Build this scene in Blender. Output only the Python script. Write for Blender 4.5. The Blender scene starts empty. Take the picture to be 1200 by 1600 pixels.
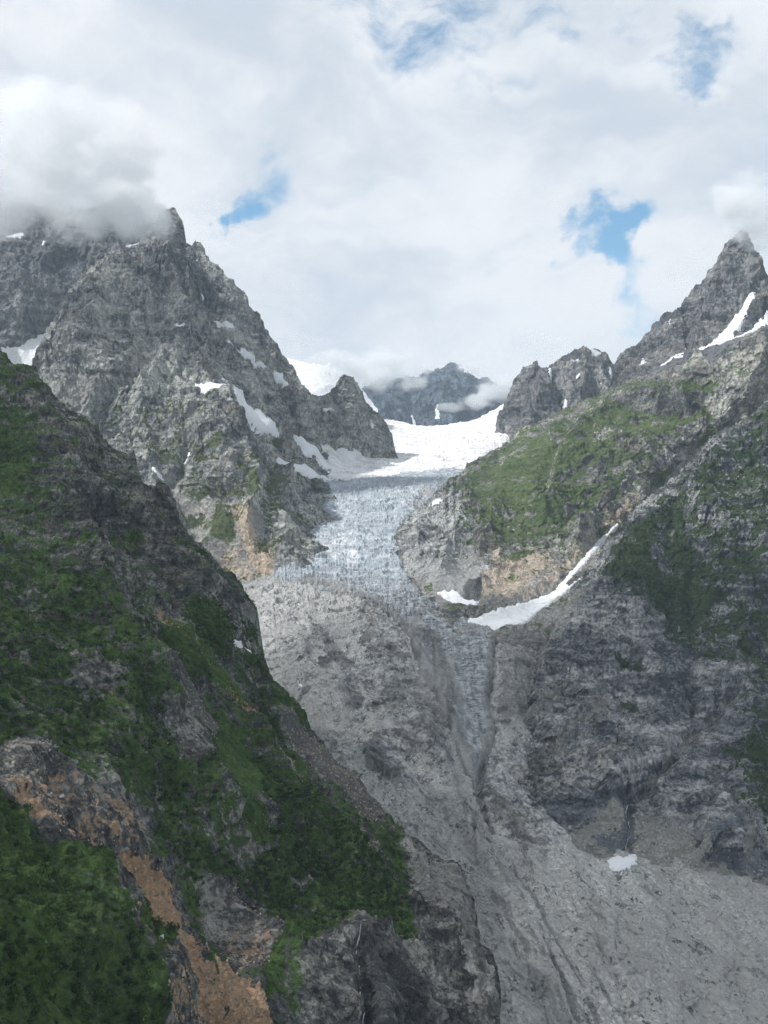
import bpy, math, time
import numpy as np
T0 = time.time()
R = math.radians
SC = bpy.context.scene
COL = SC.collection

# ------------------------------------------------------------------ camera, light, exposure
F = 1385.0                       # focal length in photo pixels (1200 x 1600)
cam_d = bpy.data.cameras.new('camera')
cam_d.sensor_fit = 'VERTICAL'
cam_d.sensor_height = 24.0
cam_d.lens = 24.0 * F / 1600.0
cam_d.clip_start = 1.0
cam_d.clip_end = 60000.0
cam = bpy.data.objects.new('camera', cam_d)
cam.rotation_euler = (R(90), 0, 0)
COL.objects.link(cam)
SC.camera = cam

SUN_EL, SUN_AZ = 48.0, -102.0      # azimuth from +Y towards +X; the sun stands to the left, a little behind
sd = bpy.data.lights.new('sun', 'SUN')
sd.energy = 4.2
sd.angle = R(1.5)
sd.color = (1.0, 0.975, 0.94)
so = bpy.data.objects.new('sun', sd)
COL.objects.link(so)
sdir = (math.sin(R(SUN_AZ)) * math.cos(R(SUN_EL)), math.cos(R(SUN_AZ)) * math.cos(R(SUN_EL)), math.sin(R(SUN_EL)))
from mathutils import Vector
so.rotation_euler = Vector(sdir).to_track_quat('Z', 'Y').to_euler()

SC.view_settings.view_transform = 'Standard'
SC.view_settings.look = 'None'
SC.view_settings.exposure = 0.10
SC.view_settings.gamma = 1.0
SC.render.engine = 'CYCLES'
SC.cycles.use_denoising = True
SC.cycles.denoising_prefilter = 'FAST'
SC.cycles.use_adaptive_sampling = True
SC.cycles.adaptive_threshold = 0.03
SC.cycles.volume_bounces = 10
SC.cycles.max_bounces = 14
SC.cycles.diffuse_bounces = 2
SC.cycles.volume_step_rate = 1.0
SC.cycles.volume_max_steps = 128

# ------------------------------------------------------------------ node helpers
class NT:
    def __init__(s, tree):
        s.t = tree
        s.n = tree.nodes
        s.l = tree.links
    def node(s, typ, **kw):
        n = s.n.new(typ)
        for k, v in kw.items():
            setattr(n, k, v)
        return n
    def put(s, sock, v):
        if v is None:
            return
        if hasattr(v, 'is_output') or isinstance(v, bpy.types.NodeSocket):
            s.l.new(v, sock)
        else:
            if isinstance(v, tuple) and len(v) == 3 and sock.type == 'RGBA':
                v = (*v, 1.0)
            sock.default_value = v
    def math(s, op, a, b=None, c=None, clamp=False):
        n = s.node('ShaderNodeMath', operation=op, use_clamp=clamp)
        for i, v in enumerate((a, b, c)):
            s.put(n.inputs[i], v) if v is not None else None
        return n.outputs[0]
    def vmath(s, op, a, b=None, out=0):
        n = s.node('ShaderNodeVectorMath', operation=op)
        s.put(n.inputs[0], a)
        if b is not None:
            s.put(n.inputs[1], b)
        return n.outputs[out]
    def scale(s, a, f):
        n = s.node('ShaderNodeVectorMath', operation='SCALE')
        s.put(n.inputs[0], a)
        s.put(n.inputs['Scale'], f)
        return n.outputs[0]
    def mix(s, f, a, b, mode='MIX'):
        n = s.node('ShaderNodeMix', data_type='RGBA', blend_type=mode)
        s.put(n.inputs[0], f)
        s.put(n.inputs[6], a)
        s.put(n.inputs[7], b)
        return n.outputs[2]
    def rng(s, v, a, b, c=0.0, d=1.0, smooth=True):
        n = s.node('ShaderNodeMapRange', interpolation_type='SMOOTHSTEP' if smooth else 'LINEAR')
        s.put(n.inputs[0], v)
        for i, q in enumerate((a, b, c, d)):
            n.inputs[i + 1].default_value = q
        return n.outputs[0]
    def noise(s, vec, scale, detail=5.0, rough=0.55, dist=0.0, out=0):
        n = s.node('ShaderNodeTexNoise')
        s.put(n.inputs['Vector'], vec)
        n.inputs['Scale'].default_value = scale
        n.inputs['Detail'].default_value = detail
        n.inputs['Roughness'].default_value = rough
        n.inputs['Distortion'].default_value = dist
        return n.outputs[out]
    def vor(s, vec, scale, feature='F1', rand=1.0):
        n = s.node('ShaderNodeTexVoronoi', feature=feature)
        s.put(n.inputs['Vector'], vec)
        n.inputs['Scale'].default_value = scale
        n.inputs['Randomness'].default_value = rand
        return n
    def mapping(s, vec, rot=(0, 0, 0), sc=(1, 1, 1)):
        n = s.node('ShaderNodeMapping')
        s.put(n.inputs['Vector'], vec)
        n.inputs['Rotation'].default_value = rot
        n.inputs['Scale'].default_value = sc
        return n.outputs[0]
    def attr(s, name):
        n = s.node('ShaderNodeAttribute', attribute_name=name)
        sp = s.node('ShaderNodeSeparateColor')
        s.l.new(n.outputs['Color'], sp.inputs[0])
        return sp.outputs

# ------------------------------------------------------------------ world: Nishita sky seen between broken cloud
def pxdir(px, py):
    v = np.array([(px - 600) / F, 1.0, (800 - py) / F])
    return tuple(v / np.linalg.norm(v))

world = bpy.data.worlds.new('World')
SC.world = world
world.use_nodes = True
w = NT(world.node_tree)
w.n.clear()
tc = w.node('ShaderNodeTexCoord').outputs['Generated']
sky = w.node('ShaderNodeTexSky', sky_type='NISHITA')
sky.sun_disc = False
sky.sun_elevation = R(SUN_EL)
sky.sun_rotation = R(SUN_AZ)
sky.altitude = 900
sky.air_density = 1.0
sky.dust_density = 0.3
sky.ozone_density = 0.6
warp = w.noise(tc, 5.0, 4, 0.55, 0.0, out=1)
warp = w.vmath('SUBTRACT', warp, (0.5, 0.5, 0.5))
wv = w.vmath('ADD', tc, w.scale(warp, 0.13))
st = w.mapping(wv, (0, R(-28), 0), (1.0, 1.0, 1.7))
fb = w.noise(st, 7.5, 10, 0.60, 0.1)
fb = w.math('MULTIPLY_ADD', fb, 2.5, -0.75)
LOBES = [  # (px, py, radius in px, weight) of the gaps in the cloud and of solid cloud (negative)
    (368, 322, 34, .75), (345, 320, 22, .3), (585, 345, 30, .42), (930, 392, 48, .62), (975, 418, 38, .55), (885, 388, 40, .4), (1018, 345, 38, .42), (965, 370, 40, .3),
    (1105, 105, 50, .55), (1080, 165, 36, .30), (600, 90, 150, .09), (520, 130, 130, .13), (660, 110, 90, .10), (450, 240, 130, .20),
    (860, 20, 110, .10), (940, 240, 70, .32), (690, 110, 80, .06), (640, 130, 60, .06), (1180, 20, 90, .12), (800, 100, 90, .14), (400, 290, 60, .2),
    (250, 120, 260, -.35), (100, 230, 280, -.40), (700, 400, 190, -.25), (560, 480, 180, -.35), (1160, 300, 120, -.35), (780, 250, 130, -.2), (760, 500, 170, -.3), (1180, 180, 70, -.2)]
wl = w.vmath('ADD', wv, w.scale(w.vmath('SUBTRACT', w.noise(tc, 24.0, 6, 0.6, 0.0, out=1), (0.5, 0.5, 0.5)), 0.075))
wl = w.vmath('ADD', wl, w.scale(w.vmath('SUBTRACT', w.noise(tc, 9.0, 3, 0.6, 0.0, out=1), (0.5, 0.5, 0.5)), 0.06))
acc = None
for (px, py, r, wt) in LOBES:
    d = w.vmath('DISTANCE', wl, pxdir(px, py), out=1)
    g = w.rng(d, 0.0, r * 1.75 / F, wt * 1.05, 0.0)
    acc = g if acc is None else w.math('ADD', acc, g)
cov = w.math('SUBTRACT', w.math('MULTIPLY_ADD', fb, 1.0, 0.22), acc)
fac = w.rng(cov, 0.06, 0.66)
fac = w.math('MULTIPLY_ADD', fac, 0.985, 0.015)
sh = w.noise(w.mapping(wv, (0, R(-15), 0), (1, 1, 2.0)), 4.2, 7, 0.52, 0.3)
fine = w.noise(st, 22.0, 6, 0.6, 0.2)
shade = w.rng(w.math('ADD', w.math('MULTIPLY', sh, 0.85), w.math('MULTIPLY', fine, 0.15)), 0.34, 0.60)
ccol = w.mix(shade, (0.60, 0.67, 0.75), (0.86, 0.885, 0.92))
# below the mountains the horizon is dark ground, not bright cloud
sep = w.node('ShaderNodeSeparateXYZ')
w.l.new(tc, sep.inputs[0])
up = w.rng(sep.outputs[2], -0.10, 0.0)
ccol = w.mix(up, (0.12, 0.13, 0.13), ccol)
ccol = w.mix(w.rng(sep.outputs[2], 0.55, 0.85, 0.0, 0.5), ccol, (0.30, 0.33, 0.37))   # unseen cloud overhead, darkened to lower the ambient light
bg1 = w.node('ShaderNodeBackground')
w.l.new(w.mix(1.0, sky.outputs[0], (0.72, 1.10, 1.12), 'MULTIPLY'), bg1.inputs[0])
bg1.inputs[1].default_value = 0.15
bg2 = w.node('ShaderNodeBackground')
w.l.new(ccol, bg2.inputs[0])
bg2.inputs[1].default_value = 1.0
ms = w.node('ShaderNodeMixShader')
w.l.new(fac, ms.inputs[0])
w.l.new(bg1.outputs[0], ms.inputs[1])
w.l.new(bg2.outputs[0], ms.inputs[2])
wo = w.node('ShaderNodeOutputWorld')
w.l.new(ms.outputs[0], wo.inputs[0])

# ------------------------------------------------------------------ numpy noise
rs = np.random.RandomState(7)
PERM = rs.permutation(4096).astype(np.int32)
GR = rs.normal(size=(4096, 3)).astype(np.float32)
GR /= np.linalg.norm(GR, axis=1)[:, None]

def _perlin(p):
    i = np.floor(p).astype(np.int32)
    f = (p - i).astype(np.float32)
    u = f * f * f * (f * (f * 6 - 15) + 10)
    out = 0
    hx = [PERM[(i[:, 0] + k) & 4095] for k in (0, 1)]
    for a in (0, 1):
        wx = u[:, 0] if a else 1 - u[:, 0]
        for b in (0, 1):
            hxy = PERM[(hx[a] + i[:, 1] + b) & 4095]
            wy = u[:, 1] if b else 1 - u[:, 1]
            for c in (0, 1):
                g = GR[PERM[(hxy + i[:, 2] + c) & 4095]]
                wz = u[:, 2] if c else 1 - u[:, 2]
                d = g[:, 0] * (f[:, 0] - a) + g[:, 1] * (f[:, 1] - b) + g[:, 2] * (f[:, 2] - c)
                out = out + d * (wx * wy * wz)
    return out

def perlin(p):
    p = np.asarray(p, dtype=np.float64)
    out = np.empty(len(p), np.float32)
    for k in range(0, len(p), 60000):
        out[k:k + 60000] = _perlin(p[k:k + 60000])
    return out

def fbm(p, octs=4, gain=0.5, lac=2.03):
    s = 0
    a = 1.0
    t = 0
    for o in range(octs):
        s = s + a * perlin(p * lac ** o + o * 17.3)
        t += a
        a *= gain
    return s / t * 1.6

def ridged(p, octs=6, gain=0.55, lac=2.07, sharp=1.0):
    s = 0
    a = 1.0
    t = 0
    prev = 1.0
    for o in range(octs):
        r = 1 - np.abs(perlin(p * lac ** o + o * 31.7)) * 2.2
        r = np.clip(r, -0.4, 1) ** 1.0
        r = np.where(r > 0, r * r, r * 0.3)
        s = s + a * r * prev
        prev = np.clip(0.35 + r * 0.9, 0.2, 1.0)
        t += a
        a *= gain
    return s / t

JIT = rs.rand(4096, 3).astype(np.float32)
FDIR = rs.normal(size=(4096, 3)).astype(np.float32)
FDIR /= np.linalg.norm(FDIR, axis=1)[:, None]

def facets(p):
    """broken slabs: every cell of a jittered grid is a tilted plane with steps at its edges"""
    p = np.asarray(p, dtype=np.float64)
    out = np.empty(len(p), np.float32)
    for k in range(0, len(p), 60000):
        q = p[k:k + 60000]
        b = np.floor(q - .5).astype(np.int32)
        best = np.full(len(q), 1e9)
        val = np.zeros(len(q))
        for a in range(8):
            c = b + np.array([a & 1, a >> 1 & 1, a >> 2 & 1])
            h = PERM[(PERM[(PERM[c[:, 0] & 4095] + c[:, 1]) & 4095] + c[:, 2]) & 4095]
            d = q - (c + .5 + (JIT[h] - .5) * .85)
            r2 = (d * d).sum(1)
            m = r2 < best
            best[m] = r2[m]
            val[m] = ((d * FDIR[h]).sum(1) + (JIT[h, 0] - .5) * .35)[m]
        out[k:k + 60000] = val
    return out

# ------------------------------------------------------------------ geometry helpers
def W(px, py, Y):
    px, py, Y = np.broadcast_arrays(np.asarray(px, float), np.asarray(py, float), np.asarray(Y, float))
    return np.stack([(px - 600) / F * Y, Y, (800 - py) / F * Y], -1)

def tps_fit(pts):
    P = np.array([(a, b) for a, b, c in pts], float) / 500.0
    d = np.array([1000.0 / c for a, b, c in pts])
    n = len(P)
    r2 = ((P[:, None] - P[None]) ** 2).sum(-1)
    K = np.where(r2 > 0, r2 * np.log(r2 + 1e-12) * 0.5, 0) + np.eye(n) * 2e-3
    A = np.zeros((n + 3, n + 3))
    A[:n, :n] = K
    A[:n, n] = 1
    A[:n, n + 1:] = P
    A[n, :n] = 1
    A[n + 1:, :n] = P.T
    c = np.linalg.solve(A, np.concatenate([d, [0, 0, 0]]))
    def ev(px, py):
        q = np.stack([px.ravel(), py.ravel()], -1) / 500.0
        out = np.empty(len(q))
        for k in range(0, len(q), 40000):
            qq = q[k:k + 40000]
            r2 = ((qq[:, None] - P[None]) ** 2).sum(-1)
            out[k:k + 40000] = (np.where(r2 > 0, r2 * np.log(r2 + 1e-12) * 0.5, 0)) @ c[:n] + c[n] + qq @ c[n + 1:]
        return 1000.0 / np.clip(out, 0.08, 6).reshape(px.shape)
    return ev

def seg_dist(x, y, line):
    best = np.full(x.shape, 1e9)
    for (a, b) in zip(line[:-1], line[1:]):
        ax, ay = a[:2]
        bx, by = b[:2]
        L2 = (bx - ax) ** 2 + (by - ay) ** 2 + 1e-9
        t = np.clip(((x - ax) * (bx - ax) + (y - ay) * (by - ay)) / L2, 0, 1)
        best = np.minimum(best, (x - ax - t * (bx - ax)) ** 2 + (y - ay - t * (by - ay)) ** 2)
    return np.sqrt(best)

def poly_sd(x, y, poly):
    """signed distance in px, positive inside"""
    d = seg_dist(x, y, list(poly) + [poly[0]])
    ins = np.zeros(x.shape, bool)
    n = len(poly)
    for i in range(n):
        x1, y1 = poly[i]
        x2, y2 = poly[(i + 1) % n]
        if y1 == y2:
            continue
        c = ((y1 > y) != (y2 > y)) & (x < (x2 - x1) * (y - y1) / (y2 - y1) + x1)
        ins ^= c
    return np.where(ins, d, -d)

def field(x, y, polys, soft=8.0, wt=1.0):
    """0.5 on the outline, 1 inside, 0 outside; max over the polygons"""
    out = np.zeros(x.shape, np.float32)
    for p in polys:
        k, s, wgt = p, soft, wt
        if isinstance(p, dict):
            k, s, wgt = p['p'], p.get('s', soft), p.get('w', wt)
        k_ = np.array(k, float)
        m = (x > k_[:, 0].min() - s * 1.1) & (x < k_[:, 0].max() + s * 1.1) & (y > k_[:, 1].min() - s * 1.1) & (y < k_[:, 1].max() + s * 1.1)
        if not m.any():
            continue
        v = np.zeros(x.shape, np.float32)
        v[m] = np.clip(0.5 + poly_sd(x[m], y[m], k) / (2 * s), 0, 1) * wgt
        out = np.maximum(out, v)
    return out

def lfield(x, y, lines):
    out = np.zeros(x.shape, np.float32)
    for (pts, wid, wgt) in lines:
        d = seg_dist(x, y, pts)
        out = np.maximum(out, np.clip(1 - d / wid, 0, 1) * wgt)
    return out

def normals(P):
    du = np.gradient(P, axis=1)
    dv = np.gradient(P, axis=0)
    n = np.cross(du, dv)
    n /= np.linalg.norm(n, axis=-1)[..., None] + 1e-9
    flip = (n * -P).sum(-1) < 0
    n[flip] *= -1
    return n

def blur(a, k=2, it=2):
    for _ in range(it):
        for ax in (0, 1):
            s = np.zeros_like(a)
            for o in range(-k, k + 1):
                s += np.roll(a, o, axis=ax) if False else np.take(a, np.clip(np.arange(a.shape[ax]) + o, 0, a.shape[ax] - 1), axis=ax)
            a = s / (2 * k + 1)
    return a

def PYm(L):
    return L.PY

def rotm(rx, ry, rz):
    from mathutils import Euler
    return np.array(Euler((R(rx), R(ry), R(rz))).to_matrix())

def mesh_from(name, verts, faces, mat, attrs=None, smooth=False, parent=None):
    me = bpy.data.meshes.new(name)
    verts = np.ascontiguousarray(verts, dtype=np.float32)
    faces = np.ascontiguousarray(faces, dtype=np.int32)
    k = faces.shape[1]
    me.vertices.add(len(verts))
    me.vertices.foreach_set('co', verts.ravel())
    me.loops.add(faces.size)
    me.loops.foreach_set('vertex_index', faces.ravel())
    me.polygons.add(len(faces))
    me.polygons.foreach_set('loop_start', np.arange(0, faces.size, k, dtype=np.int32))
    me.polygons.foreach_set('loop_total', np.full(len(faces), k, dtype=np.int32))
    me.polygons.foreach_set('use_smooth', np.full(len(faces), smooth, dtype=bool))
    if attrs:
        for an, av in attrs.items():
            at = me.attributes.new(an, 'FLOAT_COLOR', 'POINT')
            buf = np.ones((len(verts), 4), np.float32)
            buf[:, :3] = av
            at.data.foreach_set('color', buf.ravel())
    me.update(calc_edges=True)
    me.validate()
    me.materials.append(mat)
    o = bpy.data.objects.new(name, me)
    COL.objects.link(o)
    if parent:
        o.parent = parent
    return o

def tag(o, label, cat, group=None, kind=None):
    o['label'] = label
    o['category'] = cat
    if group:
        o['group'] = group
    if kind:
        o['kind'] = kind
    return o

class Layer:
    """one landform: a dense sheet of real 3D points with a back slope behind its skyline"""
    def __init__(s, x0, x1, top, bottom, ctrl, step=1.6, lines=(), rel=(), L0=400, A=25, octs=7, rot=(0, 0, 0), st=(1, 1, 1), seed=0,
                 ridge_keep=0.45, fine=0.35, back=600, back_slope=1.1, rowstep=None, gain=0.6, fbmA=0.35, bend=0.3, jag=1.0, slab=.5, calm=()):
        s.ev = tps_fit(ctrl)
        nx = int((x1 - x0) / step) + 1
        xs = np.linspace(x0, x1, nx)
        tx, ty = zip(*top)
        bx, by = zip(*bottom)
        T = np.interp(xs, tx, ty)
        B = np.interp(xs, bx, by)
        B = np.maximum(B, T + 4)
        jx = np.stack([xs / 9.0 + seed * 5, xs * 0 + seed, xs * 0], -1)
        T = T - (np.abs(perlin(jx)) * 6 + np.abs(perlin(jx * 2.7)) * 3.2 - 2.2) * jag
        ny = int(np.percentile(B - T, 92) / (rowstep or step)) + 2
        v = np.linspace(0, 1, ny)
        PX = np.broadcast_to(xs[None], (ny, nx)).copy()
        PY = T[None] + (B - T)[None] * v[:, None]
        Y = s.ev(PX, PY)
        P = W(PX, PY, Y)
        pm = Y / F                                     # metres per photo pixel
        # drawn ridges and gullies: ridges come out, gullies go in
        disp = np.zeros(PX.shape)
        pq = P.reshape(-1, 3) / (np.median(pm) * 45)
        lx = PX + (fbm(pq + seed, 4, .6) * 11).reshape(PX.shape)
        ly = PY + (fbm(pq + seed + 40, 4, .6) * 11).reshape(PX.shape)
        for (pts, wid, amp) in lines:
            d = seg_dist(lx, ly, pts) / wid
            disp += .95 * amp * np.where(amp > 0, np.exp(-d), np.exp(-d * d))
        disp *= np.clip((PY - T[None]) / 45.0, 0.12, 1)
        for (poly, soft, amp) in rel:
            disp += amp * field(PX, PY, [poly], soft)
        N = normals(blur(P, 3, 2))
        P = P + N * disp[..., None]
        q = P.reshape(-1, 3)
        Rm = rotm(*rot)
        qq = (q @ Rm.T) * np.array(st)
        wq = q / (L0 * 0.8) + seed
        wv_ = np.stack([fbm(wq + 5.1, 2), fbm(wq + 19.7, 2), fbm(wq + 33.3, 2)], -1) * bend
        qn = qq / L0 + seed * 3.7 + wv_
        r = ridged(qn, 3, gain).reshape(PX.shape)
        r -= r.mean()
        rh = ridged(qn * 7.3 + 3.1, octs - 2, 0.62).reshape(PX.shape)
        rh -= rh.mean()
        fb_ = fbm(q / (L0 * 1.3) + seed + 50, 3).reshape(PX.shape)
        dpx = (PY - T[None])
        keep = ridge_keep + (1 - ridge_keep) * np.clip(dpx / 60.0, 0, 1)
        P = P + N * ((r * A * 2.7 + fb_ * A * fbmA * 2) * keep + rh * A * .50)[..., None]
        # fine blocky roughness at a few pixels
        if fine > 0:
            sm = np.median(pm) * 9
            b1 = np.abs(perlin((q @ Rm.T) * np.array(st) / sm + seed)).reshape(PX.shape)
            b2 = np.abs(perlin((q @ Rm.T) * np.array(st) / (sm * 0.42) + seed + 9)).reshape(PX.shape)
            P = P - N * ((b1 * 4.5 + b2 * 2.6) * pm * fine)[..., None]
        s.Pbase = P.copy()
        if slab > 0:
            Ra = rotm(rot[0] + 10, rot[1] + 15, rot[2] + 25)
            mp = np.median(pm)
            qa = (q @ Ra.T) * np.array([1.0, 1.0, .62]) + np.stack([perlin(q / (mp * 26) + 4), perlin(q / (mp * 26) + 14), perlin(q / (mp * 26) + 24)], -1) * mp * 5
            f1 = facets(qa / (mp * 30) + seed).reshape(PX.shape) * 30
            f2 = facets(qa / (mp * 12) + seed + 7).reshape(PX.shape) * 12
            f3 = facets(qa / (mp * 5.5) + seed + 17).reshape(PX.shape) * 5.5
            cf = 1 - field(lx, ly, calm, 8) * .85 if calm else 1.0
            P = P + N * ((f1 * .46 * np.clip(dpx / 30, .2, 1) + f2 * .46 + f3 * .34) * pm * slab * cf)[..., None]
        s.PX, s.PY, s.P, s.N, s.nx, s.ny, s.pm = PX, PY, P, N, nx, ny, pm
        s.r = r
        s.seed = seed
        # back slope
        K = 14
        t = (np.linspace(0, 1, K + 1)[1:] ** 1.6) * back
        ridge = P[0]
        bn = perlin(np.stack([np.repeat(ridge[:, 0][None], K, 0).ravel() / 120, (ridge[:, 1][None] + t[:, None]).ravel() / 120, np.zeros(K * nx)], -1)).reshape(K, nx)
        Bk = ridge[None] + np.stack([np.zeros((K, nx)), np.repeat(t[:, None], nx, 1), -back_slope * np.repeat(t[:, None], nx, 1) + bn * t[:, None] * 0.15], -1)
        s.back = Bk
        Ns = normals(blur(P, 2, 1))
        s.nz = Ns[..., 2]
        # warped pixel coordinates: irregular outlines for the cover masks
        wn = q / (np.median(pm) * 30)
        dx = (fbm(wn + 3, 4, 0.6) * 9).reshape(PX.shape)
        dy = (fbm(wn + 71, 4, 0.6) * 9).reshape(PX.shape)
        s.WX, s.WY = PX + dx, PY + dy
        s.q = q
        s.n1 = fbm(q / (np.median(pm) * 60) + 11, 5, 0.6).reshape(PX.shape)
        s.masks = {k: np.zeros(PX.shape, np.float32) for k in ('grass', 'scree', 'ochre', 'dark', 'pale', 'snow')}
    def build(s, name, mat, smooth=False):
        m = s.masks
        A_ = np.stack([m['grass'], m['scree'], m['ochre']], -1)
        B_ = np.stack([m['dark'], m['pale'], m['snow']], -1)
        A_ = np.concatenate([A_[0:1].repeat(len(s.back), 0)[::-1], A_], 0)
        B_ = np.concatenate([B_[0:1].repeat(len(s.back), 0)[::-1], B_], 0)
        V = np.concatenate([s.back[::-1], s.P], 0)
        h, wd = V.shape[:2]
        idx = np.arange(h * wd).reshape(h, wd)
        f = np.stack([idx[:-1, :-1], idx[1:, :-1], idx[1:, 1:], idx[:-1, 1:]], -1).reshape(-1, 4)
        s.obj = mesh_from(name, V.reshape(-1, 3), f, mat, {'mA': A_.reshape(-1, 3), 'mB': B_.reshape(-1, 3)}, smooth)
        return s.obj
    def sync(s):
        V = np.concatenate([s.back[::-1], s.P], 0).reshape(-1, 3)
        s.obj.data.vertices.foreach_set('co', np.ascontiguousarray(V, dtype=np.float32).ravel())
        s.obj.data.update()
    def patch(s, name, poly, mat, thick=4.0, warp=0.35, soft=5.0, noise_amp=0.0, noise_L=30, smooth=True, sm=3, attr_fn=None, extra=None, noise_st=(1, 1, 1), noise_rot=(0, 0, 0), grow=1.2, rag=1.0):
        """a body of snow or ice with its own thickness, lying on this landform"""
        k = np.array(poly, float)
        x0, y0, x1, y1 = k[:, 0].min() - 12, k[:, 1].min() - 12, k[:, 0].max() + 12, k[:, 1].max() + 12
        cm = (s.PX[0] >= x0) & (s.PX[0] <= x1)
        cj = np.where(cm)[0]
        rm = ((s.PY[:, cj] >= y0) & (s.PY[:, cj] <= y1)).any(1)
        ri = np.where(rm)[0]
        sl = (slice(ri[0], ri[-1] + 1), slice(cj[0], cj[-1] + 1))
        PX, PY = s.PX[sl], s.PY[sl]
        X = PX + (s.WX[sl] - PX) * warp
        Yy = PY + (s.WY[sl] - PY) * warp
        sdv = poly_sd(X, Yy, poly) + grow
        rg_ = fbm(s.P[sl].reshape(-1, 3) / (np.median(s.pm[sl]) * 7) + 90, 3, .6).reshape(PX.shape)
        sdv = sdv + rg_ * 3.4 * rag
        base = blur(s.Pbase[sl], sm + 1, 2)
        pm = s.pm[sl]
        t = np.clip(sdv / soft, -1, 1)
        t = np.where(t > 0, np.sqrt(np.maximum(t, 0)), t * 1.2)
        off = t * thick
        N = s.N[sl]
        if noise_amp:
            Rm = rotm(*noise_rot)
            q = (s.P[sl].reshape(-1, 3) @ Rm.T) * np.array(noise_st) / noise_L
            q = q + np.stack([perlin(q * 0.5 + 3), perlin(q * 0.5 + 8), perlin(q * 0.5 + 13)], -1) * 0.8
            nn = ridged(q, 4, 0.52).reshape(PX.shape)
            far = np.clip((s.P[sl][..., 1] - 3700) / 500, 0, 1)
            q2 = (s.P[sl].reshape(-1, 3)) * np.array([1, .45, 1]) / 95
            n2 = ridged(q2 + fbm(q2 * .6, 2)[:, None] * .8, 5, .6).reshape(PX.shape)
            nn = nn * (1 - far) + n2 * far * .9
            nn = nn.mean() + (nn - nn.mean()) * np.clip((s.P[sl][..., 1] - 1500) / 900, .8, 1)
            off = off + (nn - nn.mean()) * noise_amp * np.clip(sdv / (soft * 2) + 0.2, 0, 1)
        V = base + N * off[..., None]
        # the rock under the snow sits below it
        under = np.clip((sdv + .5) / 3.0, 0, 1)[..., None]
        s.P[sl] = s.P[sl] * (1 - under) + (V - N * (thick * .5 + 1.5)) * under
        s.dirty = True
        h, wd = PX.shape
        idx = np.arange(h * wd).reshape(h, wd)
        keepv = sdv > -soft * 0.9
        fk = keepv[:-1, :-1] & keepv[1:, :-1] & keepv[1:, 1:] & keepv[:-1, 1:]
        # keep the one connected body
        lab = np.where(fk, np.arange(fk.size).reshape(fk.shape) + 1, 0)
        for _ in range(4000):
            n_ = lab.copy()
            n_[1:] = np.maximum(n_[1:], lab[:-1])
            n_[:-1] = np.maximum(n_[:-1], lab[1:])
            n_[:, 1:] = np.maximum(n_[:, 1:], n_[:, :-1])
            n_[:, :-1] = np.maximum(n_[:, :-1], n_[:, 1:])
            n_ = np.where(fk, n_, 0)
            if (n_ == lab).all():
                break
            lab = n_
        vals, cnt = np.unique(lab[lab > 0], return_counts=True)
        fk = lab == vals[np.argmax(cnt)]
        f = np.stack([idx[:-1, :-1], idx[1:, :-1], idx[1:, 1:], idx[:-1, 1:]], -1)[fk]
        used = np.unique(f)
        remap = np.full(h * wd, -1, np.int64)
        remap[used] = np.arange(len(used))
        attrs = None
        if attr_fn:
            a = attr_fn(PX, PY, X, Yy, V, sdv)
            attrs = {'mA': np.stack(a, -1).reshape(-1, 3)[used]}
        return mesh_from(name, V.reshape(-1, 3)[used], remap[f], mat, attrs, smooth)

# ------------------------------------------------------------------ materials
def new_mat(name):
    m = bpy.data.materials.new(name)
    m.use_nodes = True
    n = NT(m.node_tree)
    b = n.n['Principled BSDF']
    b.inputs['Roughness'].default_value = 0.92
    b.inputs['Specular IOR Level'].default_value = 0.15
    return m, n, b

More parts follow.
